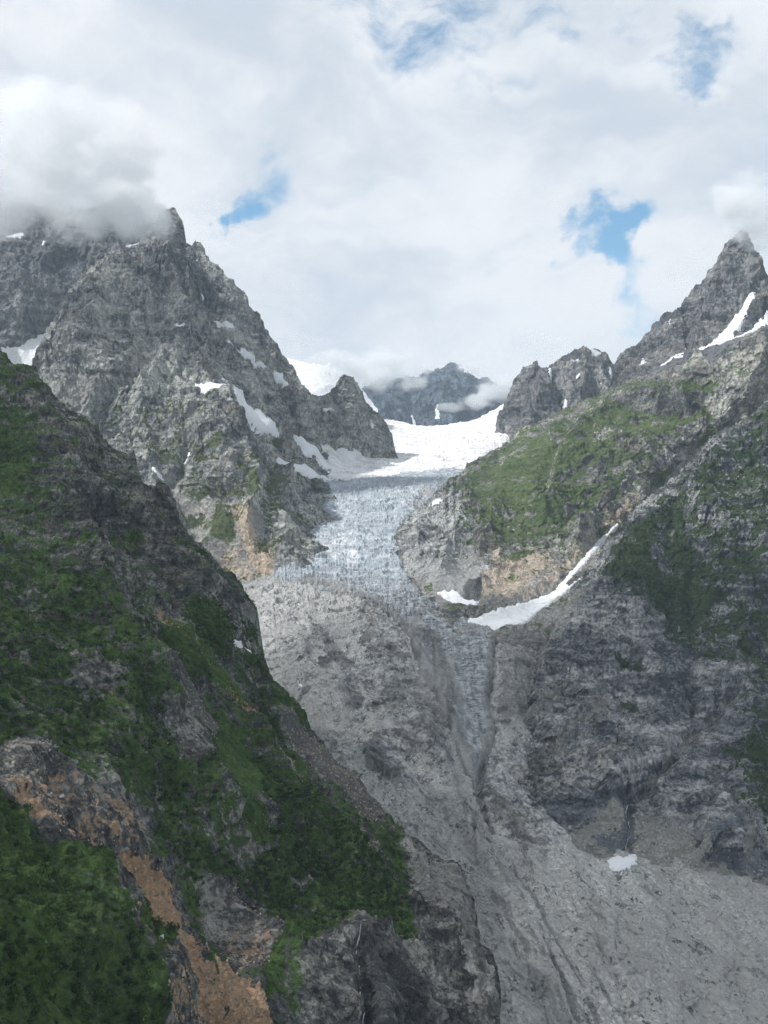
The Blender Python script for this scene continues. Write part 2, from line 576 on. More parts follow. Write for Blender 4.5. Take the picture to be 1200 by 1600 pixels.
def terrain_mat(name, S, dark=(.075, .08, .088), mid=(.20, .205, .20), light=(.40, .40, .375), tint=(.25, .21, .17), rot=(0, 0, 0), st=(1, 1, 1), crack=0.55,
                g1=(.030, .052, .016), g2=(.075, .115, .030), scree=(.30, .30, .285), ochre=(.42, .27, .15), wet=(.045, .05, .057), pale=(.46, .45, .42),
                cov=0.55, bumpd=3.0, bias=0.0, strata=.4, dip=(0, 20, 0)):
    m, n, b = new_mat(name)
    obj = n.node('ShaderNodeTexCoord').outputs['Object']
    co = n.scale(obj, 1.0 / S)                              # one unit = about one picture pixel
    cs = n.mapping(co, tuple(R(a) for a in rot), st)
    big = n.noise(co, 0.016, 4, 0.6, 0.4)
    mid_n = n.noise(cs, 0.075, 8, 0.70, 0.0)
    finen = n.noise(cs, 0.34, 4, 0.72, 0.0)
    off = n.scale(n.vmath('SUBTRACT', n.noise(co, 0.09, 4, 0.65, 0, out=1), (.5, .5, .5)), 9.0)
    wv_ = n.vmath('ADD', cs, n.scale(off, .6))
    v1 = n.vor(wv_, 0.05, 'DISTANCE_TO_EDGE').outputs['Distance']
    v3 = n.vor(n.vmath('ADD', n.mapping(co, tuple(R(a + 40) for a in rot), (.35, 1, 1.1)), off), 0.16, 'DISTANCE_TO_EDGE').outputs['Distance']
    v2 = n.vor(wv_, 0.13, 'F1')
    v4 = n.vor(wv_, 0.42, 'F1')
    crk = n.math('MULTIPLY', n.rng(v1, 0.0, 0.07, .35, 1), n.rng(v3, 0.0, 0.10, .5, 1))
    cell = n.node('ShaderNodeSeparateColor')
    n.l.new(v2.outputs['Color'], cell.inputs[0])
    cell4 = n.node('ShaderNodeSeparateColor')
    n.l.new(v4.outputs['Color'], cell4.inputs[0])
    val = n.math('ADD', n.math('MULTIPLY', mid_n, 0.85), n.math('MULTIPLY', finen, 0.70))
    val = n.math('ADD', val, n.math('MULTIPLY', n.math('SUBTRACT', n.noise(cs, 0.022, 6, 0.62, 0.0), .5), 0.95))
    val = n.math('ADD', val, n.math('MULTIPLY', big, 0.30))
    val = n.math('ADD', val, n.math('MULTIPLY', cell.outputs[0], 0.16))
    val = n.math('ADD', val, n.math('MULTIPLY', cell4.outputs[0], 0.22))
    lay = n.noise(n.vmath('ADD', n.mapping(co, tuple(R(a) for a in dip), (.10, .10, 1.0)), n.scale(off, .25)), 0.16, 5, .62, 0.0)
    lay = n.math('SUBTRACT', lay, .5)
    val = n.math('ADD', val, n.math('MULTIPLY', lay, strata * 1.3))
    val = n.math('ADD', val, bias - 0.60)
    c = n.mix(n.rng(val, 0.30, 0.52), dark, mid)
    c = n.mix(n.rng(val, 0.50, 0.78), c, light)
    c = n.mix(n.rng(n.noise(co, 0.03, 5, 0.65, 0.0), 0.5, 0.72, 0, 0.5), c, tint)
    c = n.mix(crack, c, n.mix(crk, (.22, .22, .24), (1, 1, 1)), 'MULTIPLY')
    A_ = n.attr('mA')
    B_ = n.attr('mB')
    edge = n.math('ADD', n.math('MULTIPLY', n.math('SUBTRACT', finen, 0.5), 1.2), n.math('MULTIPLY', n.math('SUBTRACT', mid_n, 0.5), 1.9))
    def fac(a, lo=0.42, hi=0.60, k=1.0):
        return n.rng(n.math('ADD', a, n.math('MULTIPLY', edge, k)), lo, hi)
    # pale bedrock and wet dark rock
    c = n.mix(n.math('MULTIPLY', fac(B_[1]), 0.75), c, n.mix(n.rng(val, .3, .75), tuple(x * .5 for x in pale), pale))
    c0 = c
    # scree: grains of many sizes
    gv = n.vor(co, 0.62, 'F1')
    gs = n.node('ShaderNodeSeparateColor')
    n.l.new(gv.outputs['Color'], gs.inputs[0])
    grain = n.math('ADD', n.math('MULTIPLY', n.math('POWER', gs.outputs[0], 3.0), 0.7), n.math('MULTIPLY', finen, 0.9))
    sc = n.mix(n.rng(grain, 0.2, 1.15), tuple(x * .74 for x in scree), tuple(min(.8, x * 1.45) for x in scree))
    tone = n.noise(n.mapping(co, (0, 0, R(-8)), (1, .45, 1)), 0.012, 5, 0.62, 0.3)
    sc = n.mix(n.rng(tone, .36, .60, 0.0, .55), sc, tuple(x * .58 for x in scree))
    sc = n.mix(n.rng(n.noise(n.mapping(co, (0, 0, R(20)), (1, .3, 1)), 0.05, 5, 0.6, .5), .38, .62, 0.0, .45), sc, tuple(x * .6 for x in scree))
    fs = fac(A_[1], .44, .57, 0.9)
    sc = n.mix(n.math('MULTIPLY', fac(B_[1], .42, .62), 0.55), sc, n.mix(n.rng(val, .3, .75), tuple(x * .62 for x in pale), pale))
    c = n.mix(fs, c, sc)
    oc = n.mix(n.rng(grain, 0.2, 1.2), tuple(x * .72 for x in ochre), tuple(x * 1.15 for x in ochre))
    oc = n.mix(n.rng(mid_n, .5, .7, 0, .6), oc, tuple(x * y for x, y in zip(ochre, (.55, .62, .75))))
    fo = fac(A_[2], .42, .60, 1.1)
    c = n.mix(fo, c, oc)
    c = n.mix(n.math('MULTIPLY', fac(B_[0]), 0.72), c, n.mix(n.rng(val, .3, .8), wet, tuple(x * 2.2 for x in wet)))
    gn = n.noise(co, 0.22, 5, 0.7, 0)
    g = n.mix(n.rng(n.math('ADD', n.math('MULTIPLY', gn, .7), n.math('MULTIPLY', big, .5)), 0.45, 0.78), g1, g2)
    gb = n.math('ADD', A_[0], n.math('MULTIPLY', n.math('SUBTRACT', n.noise(cs, 0.035, 6, .7), .5), 1.1))
    fg = n.math('MULTIPLY', fac(gb, .48, .57, 1.0), 0.92)
    c = n.mix(fg, c, g)
    b.inputs['Base Color'].default_value = (0, 0, 0, 1)
    n.l.new(c, b.inputs['Base Color'])
    h = n.math('ADD', n.math('MULTIPLY', mid_n, 2.1), n.math('MULTIPLY', finen, 0.55))
    h = n.math('ADD', h, n.math('MULTIPLY', crk, 0.35))
    h = n.math('ADD', h, n.math('MULTIPLY', lay, strata * 2.2))
    h = n.math('ADD', h, n.math('MULTIPLY', cell.outputs[1], 0.22))
    h = n.math('ADD', h, n.math('MULTIPLY', cell4.outputs[1], 0.07))
    h = n.math('SUBTRACT', h, n.math('MULTIPLY', v2.outputs['Distance'], 0.35))
    h = n.math('ADD', h, n.math('MULTIPLY', gs.outputs[0], n.math('MULTIPLY', fs, 0.12)))
    bp = n.node('ShaderNodeBump')
    bp.inputs['Strength'].default_value = 1.0
    bp.inputs['Distance'].default_value = S * bumpd
    n.l.new(h, bp.inputs['Height'])
    n.l.new(bp.outputs[0], b.inputs['Normal'])
    return m

def snow_mat(name, S, col=(.77, .79, .81), dirt=(.50, .47, .43), k=0.35):
    m, n, b = new_mat(name)
    obj = n.node('ShaderNodeTexCoord').outputs['Object']
    co = n.scale(obj, 1.0 / S)
    a = n.noise(n.mapping(co, (0, R(35), 0), (1, 1, .35)), 0.10, 7, 0.65, 0.4)
    c = n.mix(n.rng(a, 0.48, 0.75, 0, k), col, dirt)
    n.l.new(c, b.inputs['Base Color'])
    b.inputs['Roughness'].default_value = 0.7
    bp = n.node('ShaderNodeBump')
    bp.inputs['Strength'].default_value = 0.8
    bp.inputs['Distance'].default_value = S * 3
    n.l.new(n.math('ADD', n.noise(co, 0.12, 6, 0.65), n.math('MULTIPLY', n.noise(n.mapping(co, (0, R(30), 0), (.3, 1, 1.2)), 0.35, 4, 0.6), .4)), bp.inputs['Height'])
    n.l.new(bp.outputs[0], b.inputs['Normal'])
    return m

def ice_mat():
    """mA.r: firn (white) 1 / bare ice 0;  mA.g: rock dust cover;  mA.b: blue"""
    m, n, b = new_mat('glacier_ice')
    S = 4.0
    obj = n.node('ShaderNodeTexCoord').outputs['Object']
    co = n.scale(obj, 1.0 / S)
    A_ = n.attr('mA')
    # layering across the flow above, along the flow below
    f1 = n.noise(n.mapping(co, (0, 0, R(12)), (1.0, .35, 1.0)), 0.16, 8, 0.72, 1.2)
    f2 = n.noise(n.mapping(co, (0, 0, R(-14)), (1.0, .10, .6)), 0.13, 6, 0.65, 0.6)
    f3 = n.noise(co, 0.5, 4, 0.7, 0)
    blueish = n.mix(n.rng(f1, .36, .62), (.31, .35, .38), (.58, .62, .655))
    f4 = n.noise(n.mapping(co, (0, 0, R(8)), (.45, 1, 1)), 0.06, 8, 0.68, 0.3)
    f5 = n.noise(co, 0.035, 5, 0.6, 0.5)
    blueish = n.mix(n.rng(f5, .38, .62, 0, .55), blueish, (.30, .345, .38))
    f6 = n.noise(n.mapping(co, (0, 0, R(6)), (.30, 1.3, 1.3)), 0.42, 6, 0.72, 0.5)
    f7 = n.noise(n.mapping(co, (0, 0, R(-12)), (1.2, .12, .5)), 0.30, 6, 0.7, 0.4)
    tong = n.mix(n.rng(n.math('ADD', n.math('MULTIPLY', f6, .55), n.math('MULTIPLY', f7, .45)), .40, .60), (.11, .12, .13), (.52, .545, .57))
    band = n.noise(n.mapping(co, (0, 0, R(4)), (.22, .75, 1)), 0.16, 6, 0.66, 0.8)
    blueish = n.mix(n.rng(band, .46, .60, 0, .65), blueish, (.25, .29, .32))
    blueish = n.mix(A_[2], blueish, tong)
    firn = n.mix(n.rng(f4, .40, .56, .0, 1.0), (.62, .61, .60), (.84, .84, .85))
    c = n.mix(n.rng(n.math('ADD', A_[0], n.math('MULTIPLY', n.math('SUBTRACT', f1, .5), .5)), .4, .6), blueish, firn)
    dust = n.mix(n.rng(f2, .36, .64), (.11, .11, .108), (.34, .342, .335))
    dust = n.mix(n.rng(f3, .5, .75, 0, .5), dust, (.42, .44, .45))
    d = n.math('ADD', A_[1], n.math('ADD', n.math('MULTIPLY', n.math('SUBTRACT', f2, .5), 1.5), n.math('MULTIPLY', n.math('SUBTRACT', f3, .5), .5)))
    c = n.mix(n.rng(d, .38, .66, 0, .95), c, dust)
    n.l.new(c, b.inputs['Base Color'])
    b.inputs['Roughness'].default_value = 0.65
    bp = n.node('ShaderNodeBump')
    bp.inputs['Strength'].default_value = 0.8
    bp.inputs['Distance'].default_value = 6.0
    hh = n.math('ADD', f1, n.math('MULTIPLY', f3, .5))
    hh = n.math('ADD', hh, n.math('MULTIPLY', n.math('ADD', f6, f7), n.math('MULTIPLY', A_[2], 1.6)))
    n.l.new(hh, bp.inputs['Height'])
    n.l.new(bp.outputs[0], b.inputs['Normal'])
    return m

# ==================================================================================================
#  LANDFORMS (points are photo px, py and distance in metres)
# ==================================================================================================
# ---- left massif ------------------------------------------------------------------------------
M_top = [(-160, 700), (20, 640), (40, 600), (52, 572), (57, 550), (62, 528), (78, 500), (94, 478), (103, 462), (118, 440), (140, 415), (165, 400), (190, 388), (215, 378),
         (236, 352), (250, 338), (262, 325), (272, 322), (280, 336), (287, 355), (291, 372), (300, 378), (306, 374), (315, 376), (321, 388), (327, 398), (345, 420), (352, 432), (366, 442),
         (380, 455), (388, 468), (396, 484), (401, 484), (404, 481), (409, 494), (420, 515), (430, 535), (441, 552), (452, 566), (462, 582), (466, 592), (480, 606), (492, 617), (503, 617),
         (515, 612), (524, 604), (529, 592), (533, 586), (537, 590), (543, 587), (549, 592), (556, 601), (565, 610), (575, 625), (586, 637), (596, 648), (603, 660), (609, 678), (613, 688), (625, 730), (700, 800)]
M_ctrl = [(-160, 700, 3300), (60, 545, 3500), (150, 405, 3900), (272, 327, 4250), (400, 490, 4050), (480, 610, 3950), (535, 588, 4450), (612, 685, 4500),
          (60, 640, 3150), (200, 600, 3350), (200, 480, 3600), (300, 480, 3800), (300, 600, 3450), (400, 620, 3750), (350, 690, 3100), (430, 700, 3550), (430, 780, 3150), (300, 780, 2950),
          (430, 850, 2820), (430, 890, 2650), (380, 900, 2660), (480, 850, 2950), (505, 790, 3400), (512, 755, 3850), (560, 722, 4300), (600, 702, 4500), (500, 700, 4000),
          (300, 850, 2800), (240, 760, 3000), (100, 800, 2900), (430, 960, 2480), (300, 960, 2600), (600, 800, 4000), (520, 860, 2950), (-160, 900, 2700), (640, 760, 4300)]
M_lines = [([(340, 640), (362, 700), (380, 770), (385, 850)], 26, 95), ([(236, 360), (262, 440), (290, 540), (318, 610), (340, 640)], 26, 90),
           ([(190, 400), (160, 470), (120, 520), (90, 600)], 24, 60), ([(250, 560), (225, 640), (240, 720), (262, 800)], 22, 60), ([(300, 378), (330, 470), (352, 530), (400, 575)], 12, -45),
           ([(400, 575), (455, 615), (500, 690)], 14, -35), ([(300, 600), (350, 645), (400, 680), (440, 720)], 10, -30), ([(535, 592), (540, 640), (560, 700)], 14, 60),
           ([(495, 620), (505, 660), (530, 700)], 12, -50), ([(215, 380), (255, 470), (230, 560), (160, 640)], 14, -40), ([(350, 500), (420, 620), (470, 690)], 15, 35),
           ([(290, 690), (268, 770), (300, 830)], 10, -35), ([(440, 740), (425, 800), (440, 860)], 14, 40), ([(200, 560), (150, 600), (110, 680)], 14, 30)]
M = Layer(-140, 700, M_top, [(-160, 960), (700, 960)], M_ctrl, lines=M_lines, L0=430, A=30, octs=7, rot=(0, 20, 10), st=(1, 1, .75), seed=1.3, fine=.55, calm=[[(255, 740), (275, 775), (330, 795), (345, 800), (370, 800), (440, 880), (430, 920), (330, 900), (280, 800)]])
x, y = M.WX, M.WY
mk = M.masks
led = np.clip((M.nz - 0.35) * 1.3, -.5, .5)
low = np.clip((y - 500) / 300, 0, 1)
mk['grass'] = field(x, y, [{'p': [(180, 560), (330, 640), (370, 700), (430, 700), (470, 760), (470, 830), (400, 860), (330, 850), (280, 760), (180, 700), (120, 640)], 's': 90, 'w': .49}]) + led * .40 * low + M.n1 * .15
mk['grass'] = np.maximum(mk['grass'], field(x, y, [{'p': [(330, 815), (345, 810), (368, 840), (372, 858), (345, 860), (330, 850)], 's': 6, 'w': .9}, {'p': [(270, 790), (300, 800), (322, 812), (318, 822), (290, 815), (272, 800)], 's': 6, 'w': .85},
                          {'p': [(290, 770), (330, 760), (350, 775), (330, 800), (300, 790)], 's': 12, 'w': .65}, {'p': [(395, 750), (430, 760), (425, 790), (400, 795)], 's': 12, 'w': .7}, {'p': [(410, 680), (445, 695), (440, 705), (415, 700)], 's': 7, 'w': .8},
                          {'p': [(280, 830), (300, 840), (292, 860), (278, 850)], 's': 6, 'w': .8}]))
mk['scree'] = field(x, y, [{'p': [(255, 740), (275, 775), (330, 795), (345, 800), (370, 800), (440, 880), (430, 920), (330, 900), (280, 800)], 's': 8}, {'p': [(85, 620), (110, 600), (150, 615), (130, 640), (95, 645)], 's': 14, 'w': .9},
                          {'p': [(430, 690), (450, 700), (480, 740), (460, 745), (440, 720)], 's': 12, 'w': .6}])
mk['ochre'] = field(x, y, [{'p': [(352, 800), (372, 812), (395, 850), (425, 875), (428, 895), (405, 900), (390, 880), (370, 840)], 's': 8, 'w': 1.0}, {'p': [(335, 870), (380, 860), (405, 900), (420, 915), (380, 915), (345, 895)], 's': 10, 'w': .55}, {'p': [(440, 770), (490, 765), (500, 790), (480, 830), (440, 840), (450, 800)], 's': 20, 'w': .38}])
mk['pale'] = field(x, y, [{'p': [(150, 480), (200, 500), (300, 560), (340, 600), (300, 600), (200, 560), (170, 620), (80, 640), (90, 560)], 's': 40, 'w': .52}, {'p': [(330, 520), (400, 600), (460, 660), (420, 650), (350, 580)], 's': 25, 'w': .55},
                         {'p': [(430, 850), (480, 830), (510, 800), (500, 850), (450, 890)], 's': 18, 'w': .6}])
mk['dark'] = field(x, y, [{'p': [(200, 385), (260, 350), (300, 380), (400, 480), (460, 600), (440, 590), (340, 480), (240, 470), (200, 420)], 's': 26, 'w': .56}, {'p': [(360, 700), (400, 690), (430, 740), (400, 760), (380, 790)], 's': 12, 'w': .55}, {'p': [(420, 790), (450, 780), (455, 820), (430, 850)], 's': 12, 'w': .5}]) + M.n1 * .1
mat_far = terrain_mat('rock_of_left_massif', 4.0, strata=.45, dip=(0, 38, 0), rot=(0, 40, 0), st=(1, 1, .6), dark=(.095, .102, .112), mid=(.31, .318, .305), light=(.60, .60, .55), g1=(.045, .065, .022), g2=(.10, .125, .045), ochre=(.60, .49, .38), scree=(.42, .41, .385), wet=(.06, .068, .08))
tag(M.build('mountain', mat_far), 'pale grey craggy massif with snow ribbons rising left of the icefall into cloud', 'mountain', kind='structure')

# ---- far face behind the massif at the left edge ------------------------------------------------
M0_top = [(-300, 520), (-230, 420), (-160, 350), (-60, 330), (0, 325), (40, 318), (80, 322), (110, 330), (150, 325), (175, 312), (188, 296), (196, 302), (210, 318), (240, 340), (300, 390)]
M0 = Layer(-260, 300, M0_top, [(-300, 660), (300, 660)], [(-200, 300, 5000), (0, 300, 5000), (190, 270, 4900), (300, 390, 5000), (-200, 480, 4500), (0, 450, 4500), (150, 420, 4600), (300, 480, 4800), (60, 500, 4450), (100, 475, 4500), (0, 570, 4200), (-200, 660, 4100), (150, 660, 4200), (300, 660, 4400)],
           lines=[([(100, 475), (60, 515), (20, 560)], 22, -60), ([(0, 380), (40, 430), (30, 500)], 20, 50), ([(190, 270), (150, 360), (140, 440)], 18, 60)], L0=500, A=38, rot=(0, -30, 0), st=(1, 1, .6), seed=4.1, fine=.5, step=1.8)
M0.masks['dark'] = field(M0.WX, M0.WY, [{'p': [(-100, 330), (200, 350), (200, 440), (80, 480), (0, 540), (-100, 560)], 's': 60, 'w': .55}]) + M0.n1 * .12
M0.masks['pale'] = field(M0.WX, M0.WY, [{'p': [(-20, 420), (40, 440), (50, 470), (0, 500)], 's': 20, 'w': .6}])
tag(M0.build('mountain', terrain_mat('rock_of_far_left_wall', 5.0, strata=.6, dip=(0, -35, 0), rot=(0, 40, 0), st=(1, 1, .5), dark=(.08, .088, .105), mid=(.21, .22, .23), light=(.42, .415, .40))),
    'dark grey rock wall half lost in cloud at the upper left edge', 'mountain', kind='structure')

# ---- snow dome between massif and cloud ---------------------------------------------------------
SD_top = [(400, 548), (440, 556), (455, 559), (470, 563), (490, 568), (505, 570), (511, 571), (514, 564), (517, 572), (530, 576), (545, 584), (565, 605), (590, 640)]
SDm = Layer(400, 590, SD_top, [(400, 690), (590, 690)], [(400, 548, 6200), (460, 560, 6100), (540, 583, 6000), (590, 640, 5900), (450, 600, 5700), (500, 610, 5600), (400, 690, 5200), (520, 690, 5100), (590, 690, 5100)], L0=500, A=10, octs=5, seed=8.8, fine=.12, step=1.8, slab=0)
tag(SDm.build('snow_dome', snow_mat('snow_of_high_dome', 6.0, k=.35), smooth=True), 'smooth white snow dome behind the right shoulder of the massif', 'snow dome', kind='structure')

# ---- far mountain at the valley head -------------------------------------------------------------
Fm_top = [(420, 640), (500, 618), (560, 606), (600, 590), (640, 583), (668, 577), (676, 578), (684, 573), (690, 575), (697, 570), (705, 568), (712, 569), (722, 576), (735, 585), (742, 592), (752, 590), (765, 593), (775, 600), (800, 603), (860, 612), (920, 640)]
Fm = Layer(420, 920, Fm_top, [(420, 700), (920, 700)], [(420, 640, 9800), (600, 590, 9800), (700, 568, 9800), (800, 603, 9800), (920, 640, 9800), (600, 660, 9000), (700, 640, 9000), (800, 650, 9000), (420, 700, 8700), (700, 700, 8500), (920, 700, 8700)],
           lines=[([(705, 570), (690, 620), (695, 665)], 12, 140), ([(720, 575), (760, 620), (770, 660)], 10, 90), ([(650, 585), (640, 640), (655, 670)], 10, -90), ([(600, 600), (610, 660)], 14, 80)], L0=700, A=60, rot=(0, 0, 0), st=(1.4, 1, .6), seed=9.9, fine=.6, step=1.3, back=1500)
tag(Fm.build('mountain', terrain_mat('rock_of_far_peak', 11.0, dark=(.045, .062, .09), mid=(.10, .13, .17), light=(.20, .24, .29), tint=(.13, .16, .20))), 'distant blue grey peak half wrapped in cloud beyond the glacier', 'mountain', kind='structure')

# ---- centre right peak ---------------------------------------------------------------------------
RC_top = [(755, 700), (768, 668), (780, 650), (786, 640), (790, 634), (797, 622), (801, 606), (806, 594), (812, 583), (818, 574), (823, 570), (828, 568), (834, 565), (839, 561), (842, 572), (849, 570), (857, 571), (862, 566), (870, 561), (880, 556), (888, 555), (896, 549), (903, 546), (908, 541), (916, 541), (921, 545),
          (930, 544), (938, 549), (945, 556), (953, 562), (960, 569), (966, 590), (990, 640)]
RC = Layer(755, 1000, RC_top, [(755, 730), (1000, 730)], [(760, 700, 5600), (790, 640, 5700), (840, 565, 5700), (910, 541, 5900), (965, 580, 5900), (1000, 650, 5600), (800, 700, 5100), (850, 640, 5350), (900, 620, 5500), (950, 650, 5300), (900, 700, 4900), (1000, 730, 4800), (755, 730, 5000)],
           lines=[([(838, 564), (845, 600), (850, 650), (830, 700)], 14, 120), ([(800, 612), (800, 650), (790, 690)], 12, 60), ([(908, 543), (900, 590), (905, 640)], 14, 90), ([(862, 568), (866, 600), (880, 640)], 8, -90), ([(945, 560), (935, 600), (945, 640)], 12, 50)],
           L0=420, A=40, rot=(0, 10, 0), st=(1.5, 1, .5), seed=12.2, fine=.6, step=1.4)
RC.masks['ochre'] = field(RC.WX, RC.WY, [{'p': [(870, 560), (915, 542), (965, 572), (955, 600), (920, 575), (880, 590), (868, 600)], 's': 16, 'w': .36}])
RC.masks['pale'] = field(RC.WX, RC.WY, [{'p': [(780, 690), (800, 665), (830, 690), (800, 720)], 's': 14, 'w': .6}, {'p': [(870, 560), (915, 542), (965, 572), (955, 590), (920, 575), (880, 590), (868, 600)], 's': 16, 'w': .46}])
RC.masks['dark'] = field(RC.WX, RC.WY, [{'p': [(805, 590), (850, 575), (880, 640), (860, 680), (800, 700), (790, 650)], 's': 25, 'w': .5}]) + RC.n1 * .1
tag(RC.build('mountain', terrain_mat('rock_of_twin_peak', 6.0, strata=.6, dip=(0, 75, 0), st=(1.3, 1, .5), dark=(.07, .077, .09), mid=(.20, .205, .21), light=(.40, .39, .37), tint=(.27, .22, .20), ochre=(.40, .30, .26))), 'grey double peak with reddish top right of the upper glacier', 'mountain', kind='structure')

# ---- right peak -----------------------------------------------------------------------------------
RP_top = [(925, 640), (945, 612), (957, 598), (964, 582), (967, 570), (973, 556), (981, 545), (986, 541), (991, 543), (996, 535), (1003, 529), (1008, 520), (1016, 516), (1020, 508), (1032, 500), (1040, 490), (1049, 488), (1060, 486), (1069, 484), (1071, 473), (1080, 462), (1088, 450), (1097, 444), (1101, 434), (1108, 425), (1117, 416), (1124, 405), (1128, 394),
          (1133, 383), (1139, 376), (1147, 370), (1156, 362), (1164, 366), (1175, 378), (1186, 392), (1192, 404), (1197, 428), (1203, 438), (1215, 430), (1240, 415), (1300, 400), (1400, 420)]
RP = Layer(925, 1330, RP_top, [(925, 690), (1400, 690)], [(930, 640, 4700), (985, 541, 4900), (1060, 486, 4900), (1140, 376, 4950), (1200, 440, 4800), (1330, 400, 4900), (1180, 480, 4500), (1100, 530, 4250), (1020, 570, 4250), (1200, 505, 4250), (960, 640, 4350), (1088, 600, 3950), (1200, 600, 3900), (1330, 600, 3800), (1330, 500, 4300), (925, 690, 4200), (1200, 690, 3700), (1050, 690, 3800)],
           lines=[([(1145, 372), (1130, 430), (1105, 480), (1085, 520)], 18, 90), ([(1165, 380), (1175, 440), (1170, 475)], 16, 70), ([(1071, 480), (1060, 510), (1055, 540)], 12, 50), ([(1128, 420), (1110, 460), (1090, 500)], 9, -50), ([(1179, 465), (1120, 525), (1040, 565)], 14, -40), ([(990, 545), (985, 570), (975, 600)], 12, 50), ([(1200, 440), (1195, 480), (1150, 515)], 10, 50)],
           L0=420, A=34, rot=(0, -35, 0), st=(1, 1, .6), seed=15.5, fine=.55, step=1.5, calm=[[(950, 620), (1000, 590), (1060, 570), (1110, 540), (1150, 530), (1210, 500), (1330, 480), (1330, 600), (950, 650)]])
x, y = RP.WX, RP.WY
RP.masks['scree'] = field(x, y, [{'p': [(950, 620), (1000, 590), (1060, 570), (1110, 540), (1150, 530), (1210, 500), (1330, 480), (1330, 600), (950, 650)], 's': 10, 'w': .95}])
RP.masks['dark'] = field(x, y, [{'p': [(985, 545), (1070, 485), (1140, 375), (1200, 440), (1170, 470), (1080, 530), (960, 600)], 's': 40, 'w': .46}]) + RP.n1 * .1
RP.masks['pale'] = field(x, y, [{'p': [(1135, 440), (1155, 450), (1150, 480), (1130, 470)], 's': 14, 'w': .55}])
tag(RP.build('mountain', terrain_mat('rock_of_right_peak', 5.0, strata=.6, dip=(0, -48, 0), rot=(0, -40, 0), st=(1, 1, .5), dark=(.065, .07, .078), mid=(.18, .183, .187), light=(.38, .38, .37), scree=(.25, .255, .26))), 'sharp dark horn at the right edge with its tip in cloud', 'mountain', kind='structure')

# ---- right mid slope ------------------------------------------------------------------------------
R_top = [(590, 850), (612, 835), (625, 815), (650, 795), (680, 772), (700, 752), (718, 736), (735, 724), (750, 713), (768, 702), (785, 692), (810, 676), (830, 666), (850, 656), (870, 647), (900, 633), (930, 620), (960, 605), (985, 594), (1010, 585), (1035, 577), (1055, 570), (1066, 566), (1074, 562), (1080, 552), (1084, 545), (1088, 541), (1092, 546), (1097, 553), (1103, 560), (1112, 562), (1122, 560),
         (1135, 548), (1150, 535), (1165, 524), (1182, 516), (1200, 508), (1240, 490), (1400, 430)]
R_ctrl = [(600, 850, 3000), (625, 830, 3060), (640, 900, 2680), (690, 945, 2490), (720, 735, 3900), (785, 691, 3980), (900, 633, 4050), (1000, 588, 3950), (1088, 545, 3600), (1200, 508, 3600), (1380, 440, 3500),
          (680, 830, 2950), (750, 800, 3150), (850, 750, 3350), (950, 700, 3500), (1050, 680, 3450), (1150, 640, 3450), (1300, 600, 3400), (740, 880, 2760), (800, 880, 2720), (850, 850, 2850), (920, 830, 3000), (980, 790, 3200), (1060, 730, 3400), (1200, 700, 3550),
          (700, 945, 2460), (740, 985, 2290), (830, 985, 2320), (870, 940, 2500), (920, 900, 2650), (740, 1040, 2230), (900, 1040, 2350), (1000, 900, 2900), (1380, 800, 3200), (600, 1040, 2300), (1100, 1040, 2900), (600, 940, 2550)]
R_lines = [([(720, 745), (735, 790), (700, 850), (690, 900)], 14, 40), ([(830, 670), (790, 740), (770, 820), (750, 860)], 20, 40), ([(1000, 590), (940, 650), (880, 720), (850, 800)], 22, 55), ([(1088, 545), (1070, 600), (1090, 660), (1120, 690)], 16, 70), ([(960, 625), (1040, 640), (1085, 650)], 9, -40),
           ([(1200, 520), (1160, 600), (1150, 650)], 18, 55), ([(970, 812), (900, 880), (820, 945), (740, 975)], 20, -30), ([(1110, 690), (1050, 745), (1000, 780)], 12, -12), ([(920, 780), (935, 800), (940, 830)], 9, -25), ([(900, 640), (860, 720), (850, 760)], 11, -35), ([(660, 820), (655, 880)], 10, 25), ([(1010, 700), (960, 760), (900, 830)], 14, 40)]
Rr = Layer(590, 1330, R_top, [(590, 1045), (1400, 1045)], R_ctrl, lines=R_lines, L0=330, A=22, rot=(0, -35, 10), st=(1, 1, .7), seed=21.5, fine=.5, calm=[[(640, 880), (680, 895), (740, 860), (770, 880), (830, 855), (870, 860), (940, 820), (975, 810), (900, 930), (900, 1045), (640, 1045)], [(860, 650), (960, 608), (1050, 573), (1080, 570), (1000, 600), (930, 635), (870, 660)], [(725, 745), (800, 695), (900, 645), (960, 620), (900, 690), (800, 780), (740, 800)]])
x, y = Rr.WX, Rr.WY
mk = Rr.masks
led = np.clip((Rr.nz - 0.42) * 1.3, -.5, .5)
mk['grass'] = field(x, y, [{'p': [(715, 745), (800, 685), (900, 640), (960, 612), (1060, 590), (1130, 590), (1240, 560), (1330, 560), (1330, 700), (1100, 700), (1000, 780), (930, 830), (850, 850), (780, 860), (735, 820)], 's': 45, 'w': .48}]) + led * .65 + Rr.n1 * .30 - .03
mk['pale'] *= 1
mk['grass'] = np.maximum(mk['grass'], field(x, y, [{'p': [(722, 742), (790, 700), (815, 720), (790, 760), (740, 800), (725, 780)], 's': 22, 'w': .66}, {'p': [(780, 735), (830, 715), (840, 735), (800, 780), (770, 770)], 's': 20, 'w': .64}, {'p': [(800, 690), (880, 645), (960, 620), (950, 640), (870, 690), (810, 710)], 's': 18, 'w': .62},
                                      {'p': [(790, 830), (830, 830), (830, 860), (790, 850)], 's': 12, 'w': .6}, {'p': [(1100, 672), (1127, 670), (1100, 700), (1085, 700)], 's': 6, 'w': 1.0}, {'p': [(1040, 730), (1075, 720), (1020, 765), (1010, 760)], 's': 8, 'w': .9}, {'p': [(1040, 595), (1100, 590), (1140, 595), (1110, 620), (1050, 615)], 's': 12, 'w': .7}]))
